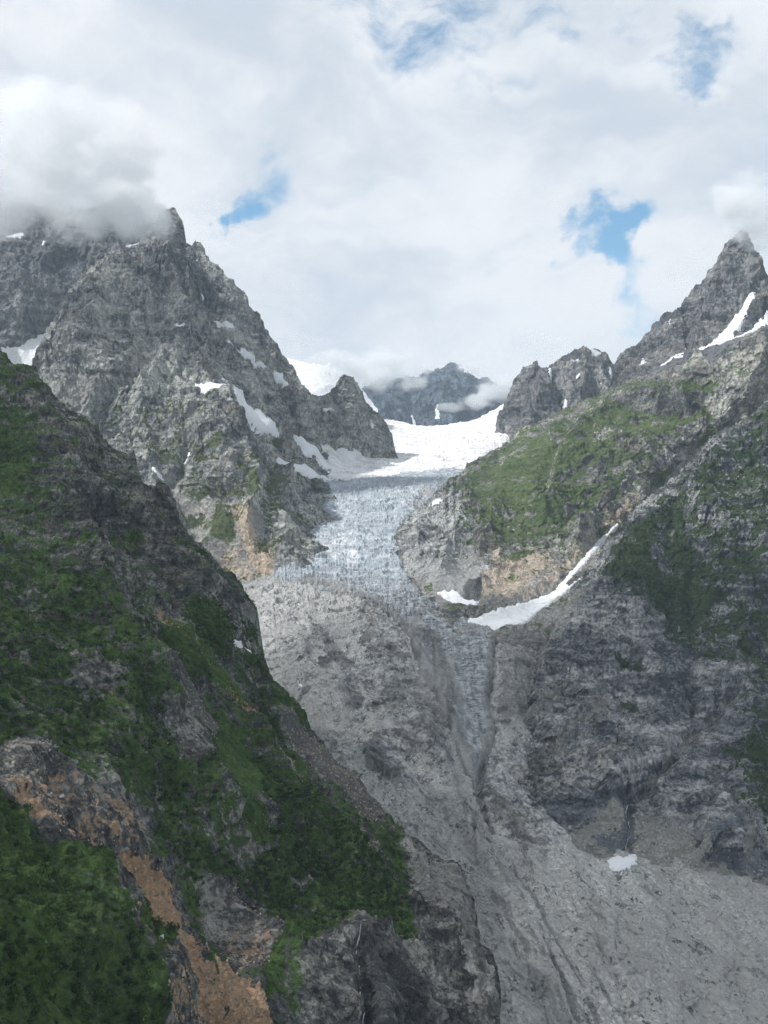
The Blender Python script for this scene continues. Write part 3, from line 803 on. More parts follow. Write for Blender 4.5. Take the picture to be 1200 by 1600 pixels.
mk['scree'] = field(x, y, [{'p': [(640, 880), (680, 895), (740, 860), (760, 880), (720, 945), (690, 950), (650, 925)], 's': 10, 'w': .9}, {'p': [(940, 820), (960, 825), (870, 900), (800, 940), (740, 960), (750, 930), (820, 900), (870, 880), (920, 840)], 's': 8, 'w': 1}, {'p': [(1125, 672), (1080, 720), (1000, 790), (985, 785), (1060, 725), (1100, 690)], 's': 5, 'w': .85},
                          {'p': [(860, 650), (960, 608), (1050, 573), (1080, 570), (1000, 600), (930, 635), (870, 660)], 's': 8, 'w': .75}, {'p': [(918, 775), (925, 775), (950, 810), (930, 820)], 's': 5, 'w': .8}, {'p': [(740, 960), (860, 950), (900, 920), (900, 990), (740, 1040)], 's': 8, 'w': .9}])
mk['ochre'] = field(x, y, [{'p': [(770, 880), (830, 855), (865, 850), (870, 870), (830, 900), (800, 935), (750, 935), (755, 900)], 's': 12, 'w': .80}, {'p': [(860, 870), (905, 850), (940, 815), (955, 822), (900, 880), (830, 925), (790, 940)], 's': 10, 'w': .6}, {'p': [(975, 790), (990, 775), (1000, 785), (970, 815), (935, 830), (940, 805)], 's': 7, 'w': .8}, {'p': [(770, 860), (790, 858), (780, 890), (760, 895)], 's': 7, 'w': .75}, {'p': [(885, 945), (905, 915), (900, 960), (860, 975)], 's': 8, 'w': .6}])
mk['pale'] = field(x, y, [{'p': [(612, 830), (650, 790), (716, 742), (728, 800), (745, 870), (700, 935), (640, 905)], 's': 12, 'w': .92}, {'p': [(690, 925), (760, 870), (790, 855), (740, 930), (720, 940)], 's': 8, 'w': .95}, {'p': [(820, 870), (845, 865), (840, 900), (815, 915)], 's': 8, 'w': .9}, {'p': [(1030, 700), (1060, 690), (1100, 700), (1060, 730), (1020, 740)], 's': 14, 'w': .6}, {'p': [(870, 690), (980, 700), (1000, 760), (900, 790), (860, 780)], 's': 40, 'w': .46}, {'p': [(1130, 570), (1200, 560), (1200, 620), (1130, 640)], 's': 30, 'w': .45}])
mk['dark'] = field(x, y, [{'p': [(1020, 600), (1100, 590), (1120, 650), (1080, 680), (1000, 660)], 's': 25, 'w': .55}, {'p': [(722, 925), (740, 915), (765, 905), (745, 935), (730, 938)], 's': 5, 'w': 1}, {'p': [(840, 700), (900, 680), (890, 740), (860, 760)], 's': 20, 'w': .45}, {'p': [(655, 835), (666, 835), (662, 885), (656, 880)], 's': 5, 'w': .8}]) + Rr.n1 * .08
mat_R = terrain_mat('rock_and_turf_of_right_slope', 3.7, strata=.4, dip=(0, -25, 0), rot=(0, -30, 0), st=(1, 1, .7), dark=(.09, .093, .095), mid=(.26, .26, .24), light=(.58, .575, .51), g1=(.042, .075, .024), g2=(.13, .175, .055), ochre=(.60, .505, .41), pale=(.60, .61, .61), scree=(.36, .352, .335))
tag(Rr.build('mountain_slope', mat_R), 'sunlit slope of grey rock and green turf right of the icefall', 'mountain slope', kind='structure')

# ---- valley floor ----------------------------------------------------------------------------------
V_top = [(200, 800), (400, 770), (500, 700), (560, 672), (600, 654), (625, 658), (650, 664), (680, 665), (700, 662), (725, 659), (745, 655), (760, 646), (775, 638), (790, 630), (800, 626), (830, 640), (900, 720), (1000, 850), (1400, 980)]
V_ctrl = [(600, 655, 6500), (700, 662, 6600), (795, 628, 6300), (500, 700, 4150), (560, 700, 4600), (620, 690, 5300), (700, 690, 5300), (780, 690, 5200), (480, 735, 3850), (540, 728, 4150), (600, 730, 4250), (690, 740, 4000), (760, 720, 4500),
          (500, 748, 3830), (600, 748, 3850), (715, 765, 3700), (510, 800, 3350), (600, 800, 3250), (690, 800, 3300), (470, 865, 2870), (560, 870, 2850), (635, 865, 2850), (430, 900, 2640), (540, 915, 2580), (640, 915, 2620), (700, 955, 2450),
          (750, 900, 2850), (850, 850, 3150), (620, 970, 2350), (740, 985, 2320), (830, 985, 2360), (740, 1040, 2120), (860, 1020, 2300), (700, 1100, 1930), (800, 1100, 1990), (750, 1200, 1700), (800, 1300, 1520), (850, 1400, 1350), (900, 1500, 1210), (950, 1600, 1100), (1000, 1750, 960), (760, 1750, 950),
          (950, 1350, 1510), (1080, 1380, 1480), (1200, 1385, 1500), (1200, 1500, 1300), (1200, 1600, 1160), (1350, 1600, 1200), (1350, 1400, 1550), (950, 1250, 1780), (1200, 1250, 1850), (900, 1130, 2080), (1100, 1130, 2200), (1350, 1130, 2400),
          (450, 1000, 2180), (520, 1150, 1740), (600, 1260, 1480), (700, 1400, 1280), (760, 1560, 1070), (380, 930, 2540), (300, 900, 2700), (200, 900, 2800), (300, 1100, 1950), (400, 1200, 1650), (500, 1300, 1450), (600, 1500, 1180), (620, 1750, 960), (540, 1020, 2130), (1400, 1750, 1020)]
V_lines = [([(440, 910), (540, 935), (600, 970), (640, 1030)], 12, 14), ([(560, 960), (600, 1020), (620, 1100), (690, 1200)], 26, 22), ([(430, 950), (520, 1100), (600, 1200), (700, 1340)], 24, 14), ([(760, 1190), (752, 1235), (775, 1290)], 9, -25),
           ([(690, 1000), (740, 1100), (750, 1180)], 30, -20), ([(720, 1300), (800, 1440), (860, 1560)], 26, 10), ([(770, 1300), (860, 1420), (930, 1560)], 10, -8), ([(860, 1340), (940, 1430), (1000, 1600)], 30, 10), ([(800, 1480), (835, 1560)], 8, -8), ([(478, 982), (508, 1002)], 11, 16), ([(530, 1085), (552, 1118)], 14, 20), ([(574, 1185), (606, 1216)], 13, 18), ([(425, 970), (470, 1080), (560, 1230), (640, 1330)], 8, 9), ([(520, 1025), (556, 1048)], 9, 14), ([(640, 1180), (700, 1290), (790, 1400)], 10, -7), ([(700, 1260), (780, 1370), (850, 1500), (880, 1620)], 9, 7), ([(1000, 1370), (1010, 1500), (1040, 1640)], 24, 8), ([(1080, 1390), (1090, 1500), (1120, 1640)], 12, -4), ([(960, 1380), (965, 1480), (990, 1640)], 8, -4), ([(880, 1400), (960, 1520), (1000, 1660)], 7, -6), ([(820, 1370), (900, 1480), (950, 1620)], 7, 6), ([(790, 1370), (850, 1460), (900, 1600)], 6, -6)]
V = Layer(150, 1330, V_top, [(100, 1680), (1400, 1680)], V_ctrl, lines=V_lines, L0=170, A=7, octs=6, rot=(0, 0, -15), st=(1.3, .55, 1), seed=33.1, fine=.25, fbmA=.6, step=1.5, slab=.32)
x, y = V.WX, V.WY
mk = V.masks
mk['scree'] = np.full(x.shape, .68, np.float32) - .10 * V.n1
mk['scree'] -= field(x, y, [{'p': [(510, 1020), (530, 1020), (560, 1040), (565, 1060), (540, 1055)], 's': 6}, {'p': [(520, 1060), (555, 1060), (565, 1100), (560, 1125), (540, 1115), (525, 1085)], 's': 6}, {'p': [(465, 975), (500, 980), (520, 1005), (490, 1000)], 's': 6},
                           {'p': [(500, 1030), (520, 1035), (520, 1050), (502, 1045)], 's': 4}, {'p': [(570, 1180), (600, 1150), (620, 1180), (640, 1230), (600, 1215)], 's': 9}, {'p': [(570, 1040), (650, 1060), (700, 1150), (690, 1200), (640, 1180), (590, 1100)], 's': 22, 'w': .8},
                           {'p': [(760, 1180), (860, 1150), (1000, 1220), (1000, 1320), (900, 1310), (820, 1320), (770, 1260)], 's': 10}, {'p': [(560, 950), (620, 980), (640, 1040), (600, 1060), (560, 1010)], 's': 18, 'w': .55}]) * .75
mk['dark'] = field(x, y, [{'p': [(515, 1022), (535, 1024), (555, 1040), (552, 1052), (530, 1045)], 's': 5, 'w': 1}, {'p': [(500, 1032), (518, 1036), (522, 1050), (504, 1044)], 's': 4, 'w': 1}, {'p': [(570, 1182), (590, 1165), (600, 1200), (585, 1215), (570, 1200)], 's': 6, 'w': .9}, {'p': [(525, 1085), (545, 1080), (562, 1105), (558, 1125), (538, 1115)], 's': 8, 'w': .65},
                          {'p': [(650, 1060), (700, 1120), (720, 1200), (740, 1260), (800, 1330), (850, 1380), (830, 1390), (770, 1330), (700, 1260), (680, 1170), (640, 1090)], 's': 22, 'w': .62}, {'p': [(770, 1085), (850, 1075), (830, 1110), (800, 1130), (780, 1130)], 's': 10, 'w': .75}, {'p': [(470, 978), (500, 985), (515, 1003), (490, 998)], 's': 6, 'w': .7},
                          {'p': [(725, 1325), (752, 1335), (770, 1372), (745, 1375)], 's': 14, 'w': .62}, {'p': [(752, 1375), (790, 1410), (800, 1450), (770, 1410)], 's': 5, 'w': .7}])
flow = fbm(np.stack([V.q[:, 0] + V.q[:, 1] * .16 + 9 * perlin(V.q / 90), V.q[:, 1] * .13, V.q[:, 2] * .1], -1) / 15, 5, .6).reshape(x.shape)
mk['dark'] = np.maximum(mk['dark'], field(x, y, [{'p': [(620, 1230), (740, 1260), (860, 1360), (960, 1500), (1000, 1700), (860, 1700), (800, 1500), (700, 1330)], 's': 45, 'w': .53}, {'p': [(640, 1000), (700, 1090), (720, 1200), (650, 1180), (590, 1090)], 's': 30, 'w': .50}]) + np.clip(flow * 1.6 - .18, -.3, .6) * field(x, y, [{'p': [(600, 1000), (760, 1200), (900, 1340), (1040, 1500), (1060, 1700), (840, 1700), (640, 1250), (560, 1100)], 's': 60}]))
mk['ochre'] = field(x, y, [{'p': [(778, 992), (880, 985), (870, 1050), (840, 1110), (780, 1138), (774, 1060)], 's': 12, 'w': .42}]) * .9
mk['dark'] = np.maximum(mk['dark'], field(x, y, [{'p': [(778, 992), (880, 985), (870, 1050), (840, 1110), (780, 1138), (774, 1060)], 's': 12, 'w': .58}, {'p': [(470, 975), (500, 980), (560, 1040), (545, 1055), (500, 1010)], 's': 8, 'w': .6}, {'p': [(566, 1178), (592, 1160), (612, 1200), (640, 1245), (600, 1222), (575, 1205)], 's': 7, 'w': .85}]))
mk['pale'] = np.clip(fbm(np.stack([V.q[:, 0] + V.q[:, 1] * .2, V.q[:, 1] * .18, V.q[:, 2] * .1], -1) / 28 + 9, 4, .6).reshape(x.shape) * 1.4 + .1, 0, .75) * (PYm(V) > 940)
mk['pale'] = np.maximum(mk['pale'], 0) + 0 * field(x, y, [{'p': [(430, 920), (540, 945), (620, 980), (560, 970), (500, 970), (440, 950)], 's': 14, 'w': .7}]) 
mat_V = terrain_mat('moraine_and_scree_of_valley_floor', 2.2, strata=.7, dip=(0, 20, 0), rot=(0, 0, -20), st=(1.1, .75, 1), dark=(.10, .105, .108), mid=(.25, .258, .258), light=(.50, .50, .49), scree=(.43, .43, .415), ochre=(.27, .235, .20), wet=(.085, .086, .085), pale=(.46, .46, .44), bumpd=1.1)
tag(V.build('valley_floor', mat_V), 'grey moraine and scree filling the valley below the glacier', 'valley floor', kind='structure')

# ---- glacier ----------------------------------------------------------------------------------------
G = [(560, 640), (595, 640), (650, 655), (700, 652), (740, 645), (765, 632), (802, 615), (800, 650), (790, 690), (765, 712), (730, 735), (715, 752), (700, 762), (660, 790), (628, 815), (620, 840), (630, 890), (650, 918), (690, 946), (740, 970), (780, 985), (772, 1015), (769, 1060), (764, 1105),
     (777, 1135), (768, 1165), (752, 1200), (745, 1240), (733, 1215), (722, 1180), (700, 1130), (680, 1085), (655, 1040), (640, 995), (600, 962), (540, 938), (480, 918), (430, 906), (445, 882), (475, 850), (503, 800), (512, 765), (470, 755), (430, 735), (425, 715), (470, 700), (540, 690)]
def g_attr(PX, PY, X, Yy, Vv, sdv):
    n = fbm(Vv.reshape(-1, 3) / 60, 4, .6).reshape(PX.shape)
    line = np.interp(X, [430, 520, 600, 650, 720], [752, 757, 748, 742, 735])
    firn = np.clip(.5 + (line - Yy) / 8, 0, 1)
    firn = np.maximum(firn, field(X, Yy, [{'p': [(440, 880), (480, 850), (530, 800), (560, 810), (580, 860), (600, 920), (640, 950), (560, 925), (500, 905)], 's': 30, 'w': .47}]))
    dust = np.clip((PY - 920) / 70, 0, 1) * .60 + np.clip((PY - 1000) / 60, 0, 1) * np.clip(1 - (sdv + n * 22) / 16, 0, 1) * .42 + np.clip((PY - 860) / 30, 0, 1) * np.clip(1 - sdv / 16, 0, 1) * .5
    dust = np.maximum(dust, field(X, Yy, [{'p': [(440, 903), (480, 905), (560, 935), (640, 975), (720, 990), (700, 1040), (640, 1000), (560, 945), (480, 925)], 's': 12, 'w': .85}, {'p': [(655, 1000), (700, 1000), (730, 1080), (740, 1150), (700, 1120), (680, 1070)], 's': 14, 'w': .85}, {'p': [(645, 760), (720, 740), (700, 800), (640, 830), (620, 820)], 's': 16, 'w': .52}]))
    dust -= field(X, Yy, [{'p': [(735, 985), (772, 985), (765, 1110), (760, 1180), (745, 1200), (715, 1110), (700, 1040), (690, 985)], 's': 20, 'w': .34}, {'p': [(560, 915), (640, 925), (740, 970), (770, 990), (700, 985), (620, 950)], 's': 14, 'w': .25}])
    return [firn + n * .1, np.clip(dust + n * .15, 0, 1), np.clip((PY - 885) / 60 + n * .4, 0, 1)]
GO = V.patch('glacier', G, ice_mat(), thick=14, warp=.5, soft=7, noise_amp=17, noise_L=55, smooth=False, sm=2, attr_fn=g_attr, noise_st=(.7, 1.5, 1.2))
tag(GO, 'broken icefall with white upper basin and grey tongue reaching into the valley', 'glacier', kind='structure')

# ---- right near wall ---------------------------------------------------------------------------------
C_top = [(735, 1230), (760, 1185), (790, 1120), (825, 1060), (850, 1000), (880, 945), (903, 912), (915, 898), (930, 880), (950, 848), (968, 822), (975, 815), (985, 803), (996, 790), (1003, 783), (1020, 768), (1040, 752), (1052, 742), (1064, 735), (1085, 714), (1100, 700), (1113, 683), (1122, 675), (1136, 668), (1150, 660), (1165, 652), (1180, 640), (1200, 625), (1300, 560), (1400, 500)]
C_ctrl = [(760, 1185, 1860), (790, 1120, 2050), (850, 1000, 2380), (903, 912, 2600), (1000, 785, 2780), (1120, 680, 3000), (1250, 590, 3150), (1380, 500, 3300), (960, 900, 2480), (1100, 850, 2500), (1250, 800, 2600), (1380, 800, 2700),
          (900, 1000, 2220), (1000, 1000, 2220), (1150, 1000, 2280), (1350, 1000, 2400), (840, 1110, 1960), (900, 1130, 1950), (1050, 1150, 1880), (1200, 1150, 1930), (1350, 1150, 2000), (790, 1230, 1710), (850, 1280, 1620), (950, 1300, 1590), (1100, 1330, 1570), (1200, 1330, 1580), (1350, 1330, 1620),
          (800, 1400, 1480), (950, 1500, 1420), (1200, 1500, 1430), (1380, 1500, 1480), (760, 1300, 1600), (740, 1500, 1300)]
C_lines = [([(1120, 690), (1110, 780), (1140, 880), (1150, 1000)], 22, 40), ([(1000, 790), (985, 880), (960, 980), (930, 1060)], 26, 35), ([(1060, 740), (1040, 860), (1050, 980)], 14, -28), ([(1200, 640), (1190, 760), (1180, 900)], 26, 45), ([(1150, 1070), (1100, 1130), (1050, 1180), (990, 1230)], 11, -35), ([(1140, 1240), (1170, 1290)], 8, -25),
           ([(1080, 900), (1090, 1000), (1080, 1100)], 12, -25), ([(780, 1240), (880, 1255), (960, 1240)], 12, 12), ([(800, 1190), (900, 1180), (1000, 1190)], 10, 12), ([(985, 1240), (982, 1290), (980, 1340)], 8, -18), ([(1100, 1290), (1140, 1290), (1170, 1310)], 14, 25), ([(870, 1010), (840, 1070), (850, 1120)], 14, 15), ([(1170, 1130), (1200, 1250)], 18, 35), ([(860, 1215), (960, 1195), (1050, 1200)], 7, 14), ([(830, 1165), (930, 1140), (1040, 1130)], 7, 12), ([(900, 1100), (1000, 1085), (1080, 1060)], 7, 12), ([(1050, 1260), (1120, 1235), (1200, 1230)], 8, 14), ([(900, 1050), (1000, 1020), (1080, 1010)], 8, 12)]
Cc = Layer(735, 1330, C_top, [(735, 1520), (1400, 1520)], C_ctrl, lines=C_lines, L0=240, A=17, octs=7, rot=(0, -30, 15), st=(1.1, 1, .8), seed=41.2, fine=.55, step=1.5, calm=[[(735, 1300), (820, 1325), (900, 1300), (960, 1250), (1000, 1270), (1070, 1290), (1100, 1345), (1180, 1380), (1330, 1400), (1330, 1520), (735, 1520)], [(905, 915), (925, 925), (880, 1000), (830, 1080), (800, 1180), (790, 1130), (840, 1020), (870, 960)]])
x, y = Cc.WX, Cc.WY
mk = Cc.masks
led = np.clip((Cc.nz - 0.40) * 1.3, -.5, .5)
mk['grass'] = field(x, y, [{'p': [(985, 800), (1120, 685), (1200, 630), (1330, 600), (1330, 1300), (1180, 1300), (1140, 1180), (1180, 1080), (1100, 1020), (1000, 960), (930, 900)], 's': 30, 'w': .47}]) + led * .4 + Cc.n1 * .2
mk['grass'] = np.maximum(mk['grass'], field(x, y, [{'p': [(930, 885), (1000, 840), (1060, 880), (1120, 870), (1130, 920), (1120, 980), (1070, 1000), (1040, 960), (980, 930), (930, 900)], 's': 20, 'w': .80}, {'p': [(1000, 800), (1060, 745), (1100, 770), (1040, 830), (980, 850)], 's': 18, 'w': .62}, {'p': [(1145, 730), (1180, 700), (1200, 760), (1150, 780)], 's': 14, 'w': .75},
                          {'p': [(1150, 1180), (1200, 1160), (1250, 1200), (1250, 1300), (1170, 1240)], 's': 20, 'w': .66}, {'p': [(930, 1025), (950, 1035), (970, 1045), (1010, 1050), (1000, 1035), (960, 1030)], 's': 6, 'w': .8}, {'p': [(960, 1090), (1000, 1100), (1000, 1120), (970, 1110)], 's': 7, 'w': .85}, {'p': [(1130, 980), (1200, 980), (1200, 1080), (1150, 1060)], 's': 18, 'w': .65}, {'p': [(1120, 870), (1150, 860), (1160, 900), (1130, 900)], 's': 12, 'w': .6}]))
mk['scree'] = field(x, y, [{'p': [(735, 1300), (820, 1325), (900, 1300), (960, 1250), (1000, 1270), (1070, 1290), (1100, 1345), (1180, 1380), (1330, 1400), (1330, 1520), (735, 1520)], 's': 9, 'w': 1}, {'p': [(870, 1060), (890, 1070), (850, 1110), (800, 1150), (800, 1180), (850, 1160), (930, 1090), (960, 1100), (880, 1180), (790, 1200), (780, 1150), (830, 1100)], 's': 14, 'w': .75},
                          {'p': [(905, 915), (925, 925), (880, 1000), (830, 1080), (840, 1020), (870, 960)], 's': 10, 'w': .75}, {'p': [(1120, 770), (1132, 800), (1145, 880), (1140, 900), (1125, 850), (1112, 800)], 's': 8, 'w': .65}, {'p': [(1090, 1345), (1105, 1300), (1115, 1340)], 's': 6}, {'p': [(1155, 1340), (1170, 1300), (1180, 1370)], 's': 8}])
mk['pale'] = field(x, y, [{'p': [(770, 1200), (880, 1160), (1000, 1160), (1010, 1190), (940, 1230), (860, 1230), (780, 1260)], 's': 26, 'w': .58}, {'p': [(900, 940), (960, 950), (1000, 1000), (980, 1050), (900, 1010)], 's': 30, 'w': .50}, {'p': [(1130, 900), (1145, 900), (1150, 990), (1130, 980)], 's': 9, 'w': .6}, {'p': [(1140, 1080), (1148, 1082), (1050, 1180), (1000, 1230), (990, 1225), (1050, 1165)], 's': 5, 'w': .85}])
mk['ochre'] = field(x, y, [{'p': [(1130, 760), (1145, 765), (1135, 800), (1120, 790)], 's': 9, 'w': .5}, {'p': [(860, 1150), (1000, 1145), (1000, 1165), (880, 1165)], 's': 12, 'w': .40}, {'p': [(905, 882), (925, 870), (915, 900), (900, 905)], 's': 6, 'w': .7}, {'p': [(1010, 1200), (1060, 1160), (1060, 1180), (1000, 1240)], 's': 12, 'w': .45}, {'p': [(1060, 1240), (1150, 1230), (1170, 1280), (1120, 1260)], 's': 16, 'w': .34}])
mk['dark'] = field(x, y, [{'p': [(760, 1240), (850, 1250), (960, 1230), (990, 1250), (900, 1290), (850, 1310), (800, 1300)], 's': 9, 'w': .72}, {'p': [(920, 1310), (970, 1300), (1000, 1310), (985, 1335), (930, 1340)], 's': 7, 'w': .8}, {'p': [(1095, 1300), (1160, 1290), (1165, 1310), (1120, 1330)], 's': 9, 'w': .75}, {'p': [(870, 1150), (980, 1130), (1000, 1150), (880, 1165)], 's': 12, 'w': .55},
                          {'p': [(870, 970), (940, 980), (1060, 1080), (1150, 1080), (1120, 1140), (1000, 1120), (900, 1050)], 's': 40, 'w': .44}, {'p': [(1070, 1360), (1180, 1370), (1250, 1390), (1250, 1300), (1180, 1330), (1100, 1350)], 's': 9, 'w': .66}, {'p': [(975, 1255), (990, 1255), (992, 1340), (972, 1340)], 's': 5, 'w': 1}, {'p': [(1090, 1090), (1200, 1090), (1250, 1200), (1200, 1290), (1120, 1200)], 's': 40, 'w': .50}, {'p': [(1000, 1020), (1120, 690), (1330, 620), (1330, 1100)], 's': 60, 'w': .36}]) + Cc.n1 * .10
mat_C = terrain_mat('dark_rock_and_turf_of_right_wall', 2.6, strata=1.0, dip=(0, -18, 0), rot=(0, -35, 0), st=(1, 1, .7), dark=(.075, .085, .10), mid=(.23, .24, .25), light=(.52, .525, .52), g1=(.020, .040, .012), g2=(.048, .078, .020), scree=(.36, .357, .335), wet=(.055, .065, .082), pale=(.50, .49, .46), ochre=(.34, .27, .21), tint=(.17, .172, .18))
tag(Cc.build('mountain_slope', mat_C), 'dark rock wall with green turf along the right edge above the scree', 'mountain slope', kind='structure')

# ---- left near slope ----------------------------------------------------------------------------------
A_top = [(-160, 430), (-60, 505), (0, 545), (8, 552), (14, 560), (22, 568), (38, 572), (50, 573), (57, 582), (64, 592), (73, 600), (80, 612), (88, 622), (95, 630), (104, 637), (116, 643), (126, 652), (134, 657), (142, 663), (149, 664), (152, 658), (155, 668), (160, 678), (168, 690), (175, 697), (185, 702), (196, 709), (203, 712), (206, 705), (209, 712), (213, 728), (219, 745), (225, 760), (232, 763), (239, 762), (244, 750), (250, 752),
         (258, 763), (266, 778), (270, 792), (278, 810), (292, 832), (308, 848), (325, 864), (345, 878), (368, 893), (378, 906), (388, 920), (396, 940), (402, 965), (408, 1000), (415, 1032), (422, 1050), (432, 1066), (448, 1076), (460, 1090), (470, 1106), (482, 1124), (497, 1145), (520, 1172), (540, 1195), (562, 1218), (580, 1240), (600, 1262), (622, 1282), (650, 1304), (678, 1326), (700, 1342), (720, 1362), (734, 1388), (742, 1412), (746, 1440), (752, 1470), (766, 1500), (776, 1525), (782, 1558), (784, 1592), (800, 1680)]
A_ctrl = [(-150, 440, 1600), (0, 545, 1520), (100, 632, 1450), (200, 712, 1420), (250, 752, 1400), (272, 800, 1390), (330, 868, 1370), (405, 940, 1360), (416, 1030, 1290), (450, 1078, 1230), (500, 1148, 1150), (600, 1262, 1010), (700, 1342, 920), (745, 1430, 850), (783, 1580, 740), (800, 1680, 700),
          (0, 700, 1280), (0, 820, 1080), (0, 950, 860), (120, 760, 1220), (120, 900, 1020), (230, 900, 1120), (0, 1100, 640), (150, 1050, 800), (250, 1000, 970), (330, 1000, 1110), (360, 1120, 990), (150, 1200, 640), (270, 1200, 780), (400, 1250, 880), (0, 1250, 500), (0, 1400, 410), (0, 1600, 310), (150, 1450, 450), (150, 1650, 380), (240, 1450, 530),
          (300, 1400, 640), (330, 1550, 520), (420, 1420, 720), (480, 1520, 640), (500, 1350, 860), (560, 1450, 770), (600, 1600, 600), (640, 1500, 740), (680, 1600, 680), (-150, 1700, 230), (-150, 1200, 440), (-150, 900, 800), (-150, 650, 1300), (420, 1680, 520)]
A_lines = [([(60, 600), (100, 720), (140, 850), (150, 920)], 30, 22), ([(0, 900), (100, 930), (200, 1010), (300, 1150), (340, 1270)], 28, 24), ([(250, 1000), (320, 1080), (400, 1180)], 14, -12), ([(395, 1150), (480, 1260), (580, 1370), (640, 1440)], 28, 20), ([(240, 760), (300, 880), (360, 990)], 20, 16),
           ([(80, 1220), (140, 1310), (220, 1370), (270, 1450), (340, 1560), (400, 1640)], 22, -16), ([(60, 1300), (150, 1400), (210, 1490), (240, 1600)], 24, 12), ([(310, 1440), (340, 1510), (370, 1570)], 5, 5), ([(400, 1480), (470, 1500), (600, 1480)], 22, 16), ([(180, 700), (200, 800), (280, 930)], 14, -12),
           ([(640, 1320), (690, 1430), (760, 1560)], 12, 10), ([(560, 1500), (572, 1560), (580, 1640)], 12, -12), ([(420, 1080), (400, 1120), (480, 1230)], 9, -6), ([(130, 790), (160, 800), (190, 790)], 9, -20)]
Aa = Layer(-70, 800, A_top, [(-160, 1690), (800, 1690)], A_ctrl, lines=A_lines, L0=120, A=8, octs=7, rot=(0, 35, -20), st=(1.1, .8, .9), seed=55.7, fine=.5, step=1.6, back=380, fbmA=.6, ridge_keep=.6, slab=.45, calm=[[(-160, 1230), (60, 1310), (140, 1370), (210, 1490), (240, 1700), (-160, 1700)], [(228, 1000), (262, 1022), (352, 1125), (430, 1250), (430, 1330), (320, 1230), (250, 1055)], [(432, 1112), (482, 1142), (605, 1270), (585, 1285), (470, 1180)], [(150, 1320), (200, 1335), (235, 1340), (280, 1402), (325, 1500), (430, 1640), (340, 1640), (275, 1468), (190, 1380)]])
x, y = Aa.WX, Aa.WY
mk = Aa.masks
SHRUB = [{'p': [(-150, 1215), (0, 1235), (40, 1275), (60, 1310), (100, 1345), (140, 1370), (160, 1410), (185, 1450), (210, 1490), (235, 1530), (242, 1600), (242, 1700), (-150, 1700)], 's': 8, 'w': 1.0},
         {'p': [(-150, 930), (0, 915), (30, 930), (60, 920), (110, 915), (150, 940), (190, 980), (215, 1010), (240, 1060), (270, 1100), (300, 1150), (325, 1200), (330, 1260), (310, 1300), (265, 1290), (230, 1240), (190, 1215), (120, 1195), (50, 1185), (-150, 1180)], 's': 24, 'w': .74},
         {'p': [(230, 1270), (320, 1310), (400, 1360), (425, 1420), (420, 1480), (370, 1440), (340, 1420), (300, 1400), (255, 1345)], 's': 14, 'w': .80},
         {'p': [(395, 1170), (435, 1225), (500, 1265), (535, 1310), (595, 1375), (630, 1425), (640, 1490), (600, 1475), (545, 1440), (500, 1470), (465, 1500), (425, 1480), (420, 1400), (380, 1340), (420, 1330), (415, 1250), (392, 1215)], 's': 12, 'w': .86},
         {'p': [(285, 940), (320, 935), (350, 965), (368, 1005), (366, 1032), (325, 1015), (290, 980)], 's': 8, 'w': .95}, {'p': [(370, 1017), (400, 1028), (418, 1050), (418, 1072), (385, 1045)], 's': 6, 'w': .95},
         {'p': [(380, 1075), (420, 1105), (445, 1150), (460, 1190), (440, 1180), (400, 1120)], 's': 8, 'w': .8}, {'p': [(255, 830), (330, 878), (400, 932), (405, 965), (335, 905), (270, 862)], 's': 9, 'w': .72}, {'p': [(370, 950), (405, 970), (412, 1010), (385, 1000)], 's': 8, 'w': .7},
         {'p': [(185, 1395), (235, 1415), (260, 1440), (265, 1500), (240, 1510), (200, 1450)], 's': 8, 'w': .75}, {'p': [(60, 905), (110, 900), (130, 930), (90, 940)], 's': 10, 'w': .7}]
ROCKA = [{'p': [(245, 1100), (300, 1130), (322, 1195), (290, 1200), (255, 1150)], 's': 10, 'w': .6}, {'p': [(0, 1165), (70, 1150), (90, 1190), (30, 1205), (0, 1205)], 's': 10, 'w': .7}, {'p': [(120, 1030), (180, 1060), (160, 1090), (110, 1060)], 's': 12, 'w': .5},
         {'p': [(320, 1385), (360, 1375), (415, 1410), (420, 1480), (360, 1470), (330, 1430)], 's': 8, 'w': .8}, {'p': [(395, 1240), (415, 1250), (432, 1300), (410, 1290)], 's': 5, 'w': .9}, {'p': [(560, 1330), (600, 1350), (600, 1370), (570, 1360)], 's': 5, 'w': .7}, {'p': [(450, 1370), (480, 1380), (470, 1400)], 's': 6, 'w': .6}]
OCHRE = [{'p': [(50, 1205), (90, 1195), (130, 1210), (200, 1235), (230, 1270), (232, 1320), (200, 1335), (150, 1325), (121, 1295), (88, 1255)], 's': 14, 'w': .37}, {'p': [(60, 1215), (75, 1218), (105, 1262), (130, 1300), (165, 1322), (215, 1335), (238, 1345), (258, 1365), (280, 1402), (295, 1440), (312, 1460), (325, 1500), (345, 1530), (375, 1590), (400, 1640), (360, 1640), (348, 1593), (330, 1556), (304, 1512), (275, 1468), (255, 1424), (232, 1413), (205, 1380), (190, 1334), (147, 1321), (121, 1292), (88, 1252)], 's': 7, 'w': 1.0},
         {'p': [(322, 1470), (350, 1505), (390, 1550), (430, 1610), (440, 1640), (400, 1640), (370, 1580), (345, 1530)], 's': 5, 'w': 1.0}, {'p': [(345, 1440), (380, 1430), (415, 1470), (412, 1520), (370, 1520)], 's': 10, 'w': .44}, {'p': [(235, 1500), (270, 1480), (310, 1530), (350, 1610), (240, 1690)], 's': 10, 'w': .40}, {'p': [(0, 1215), (50, 1210), (80, 1240), (110, 1330), (60, 1300), (10, 1250)], 's': 10, 'w': .52}]
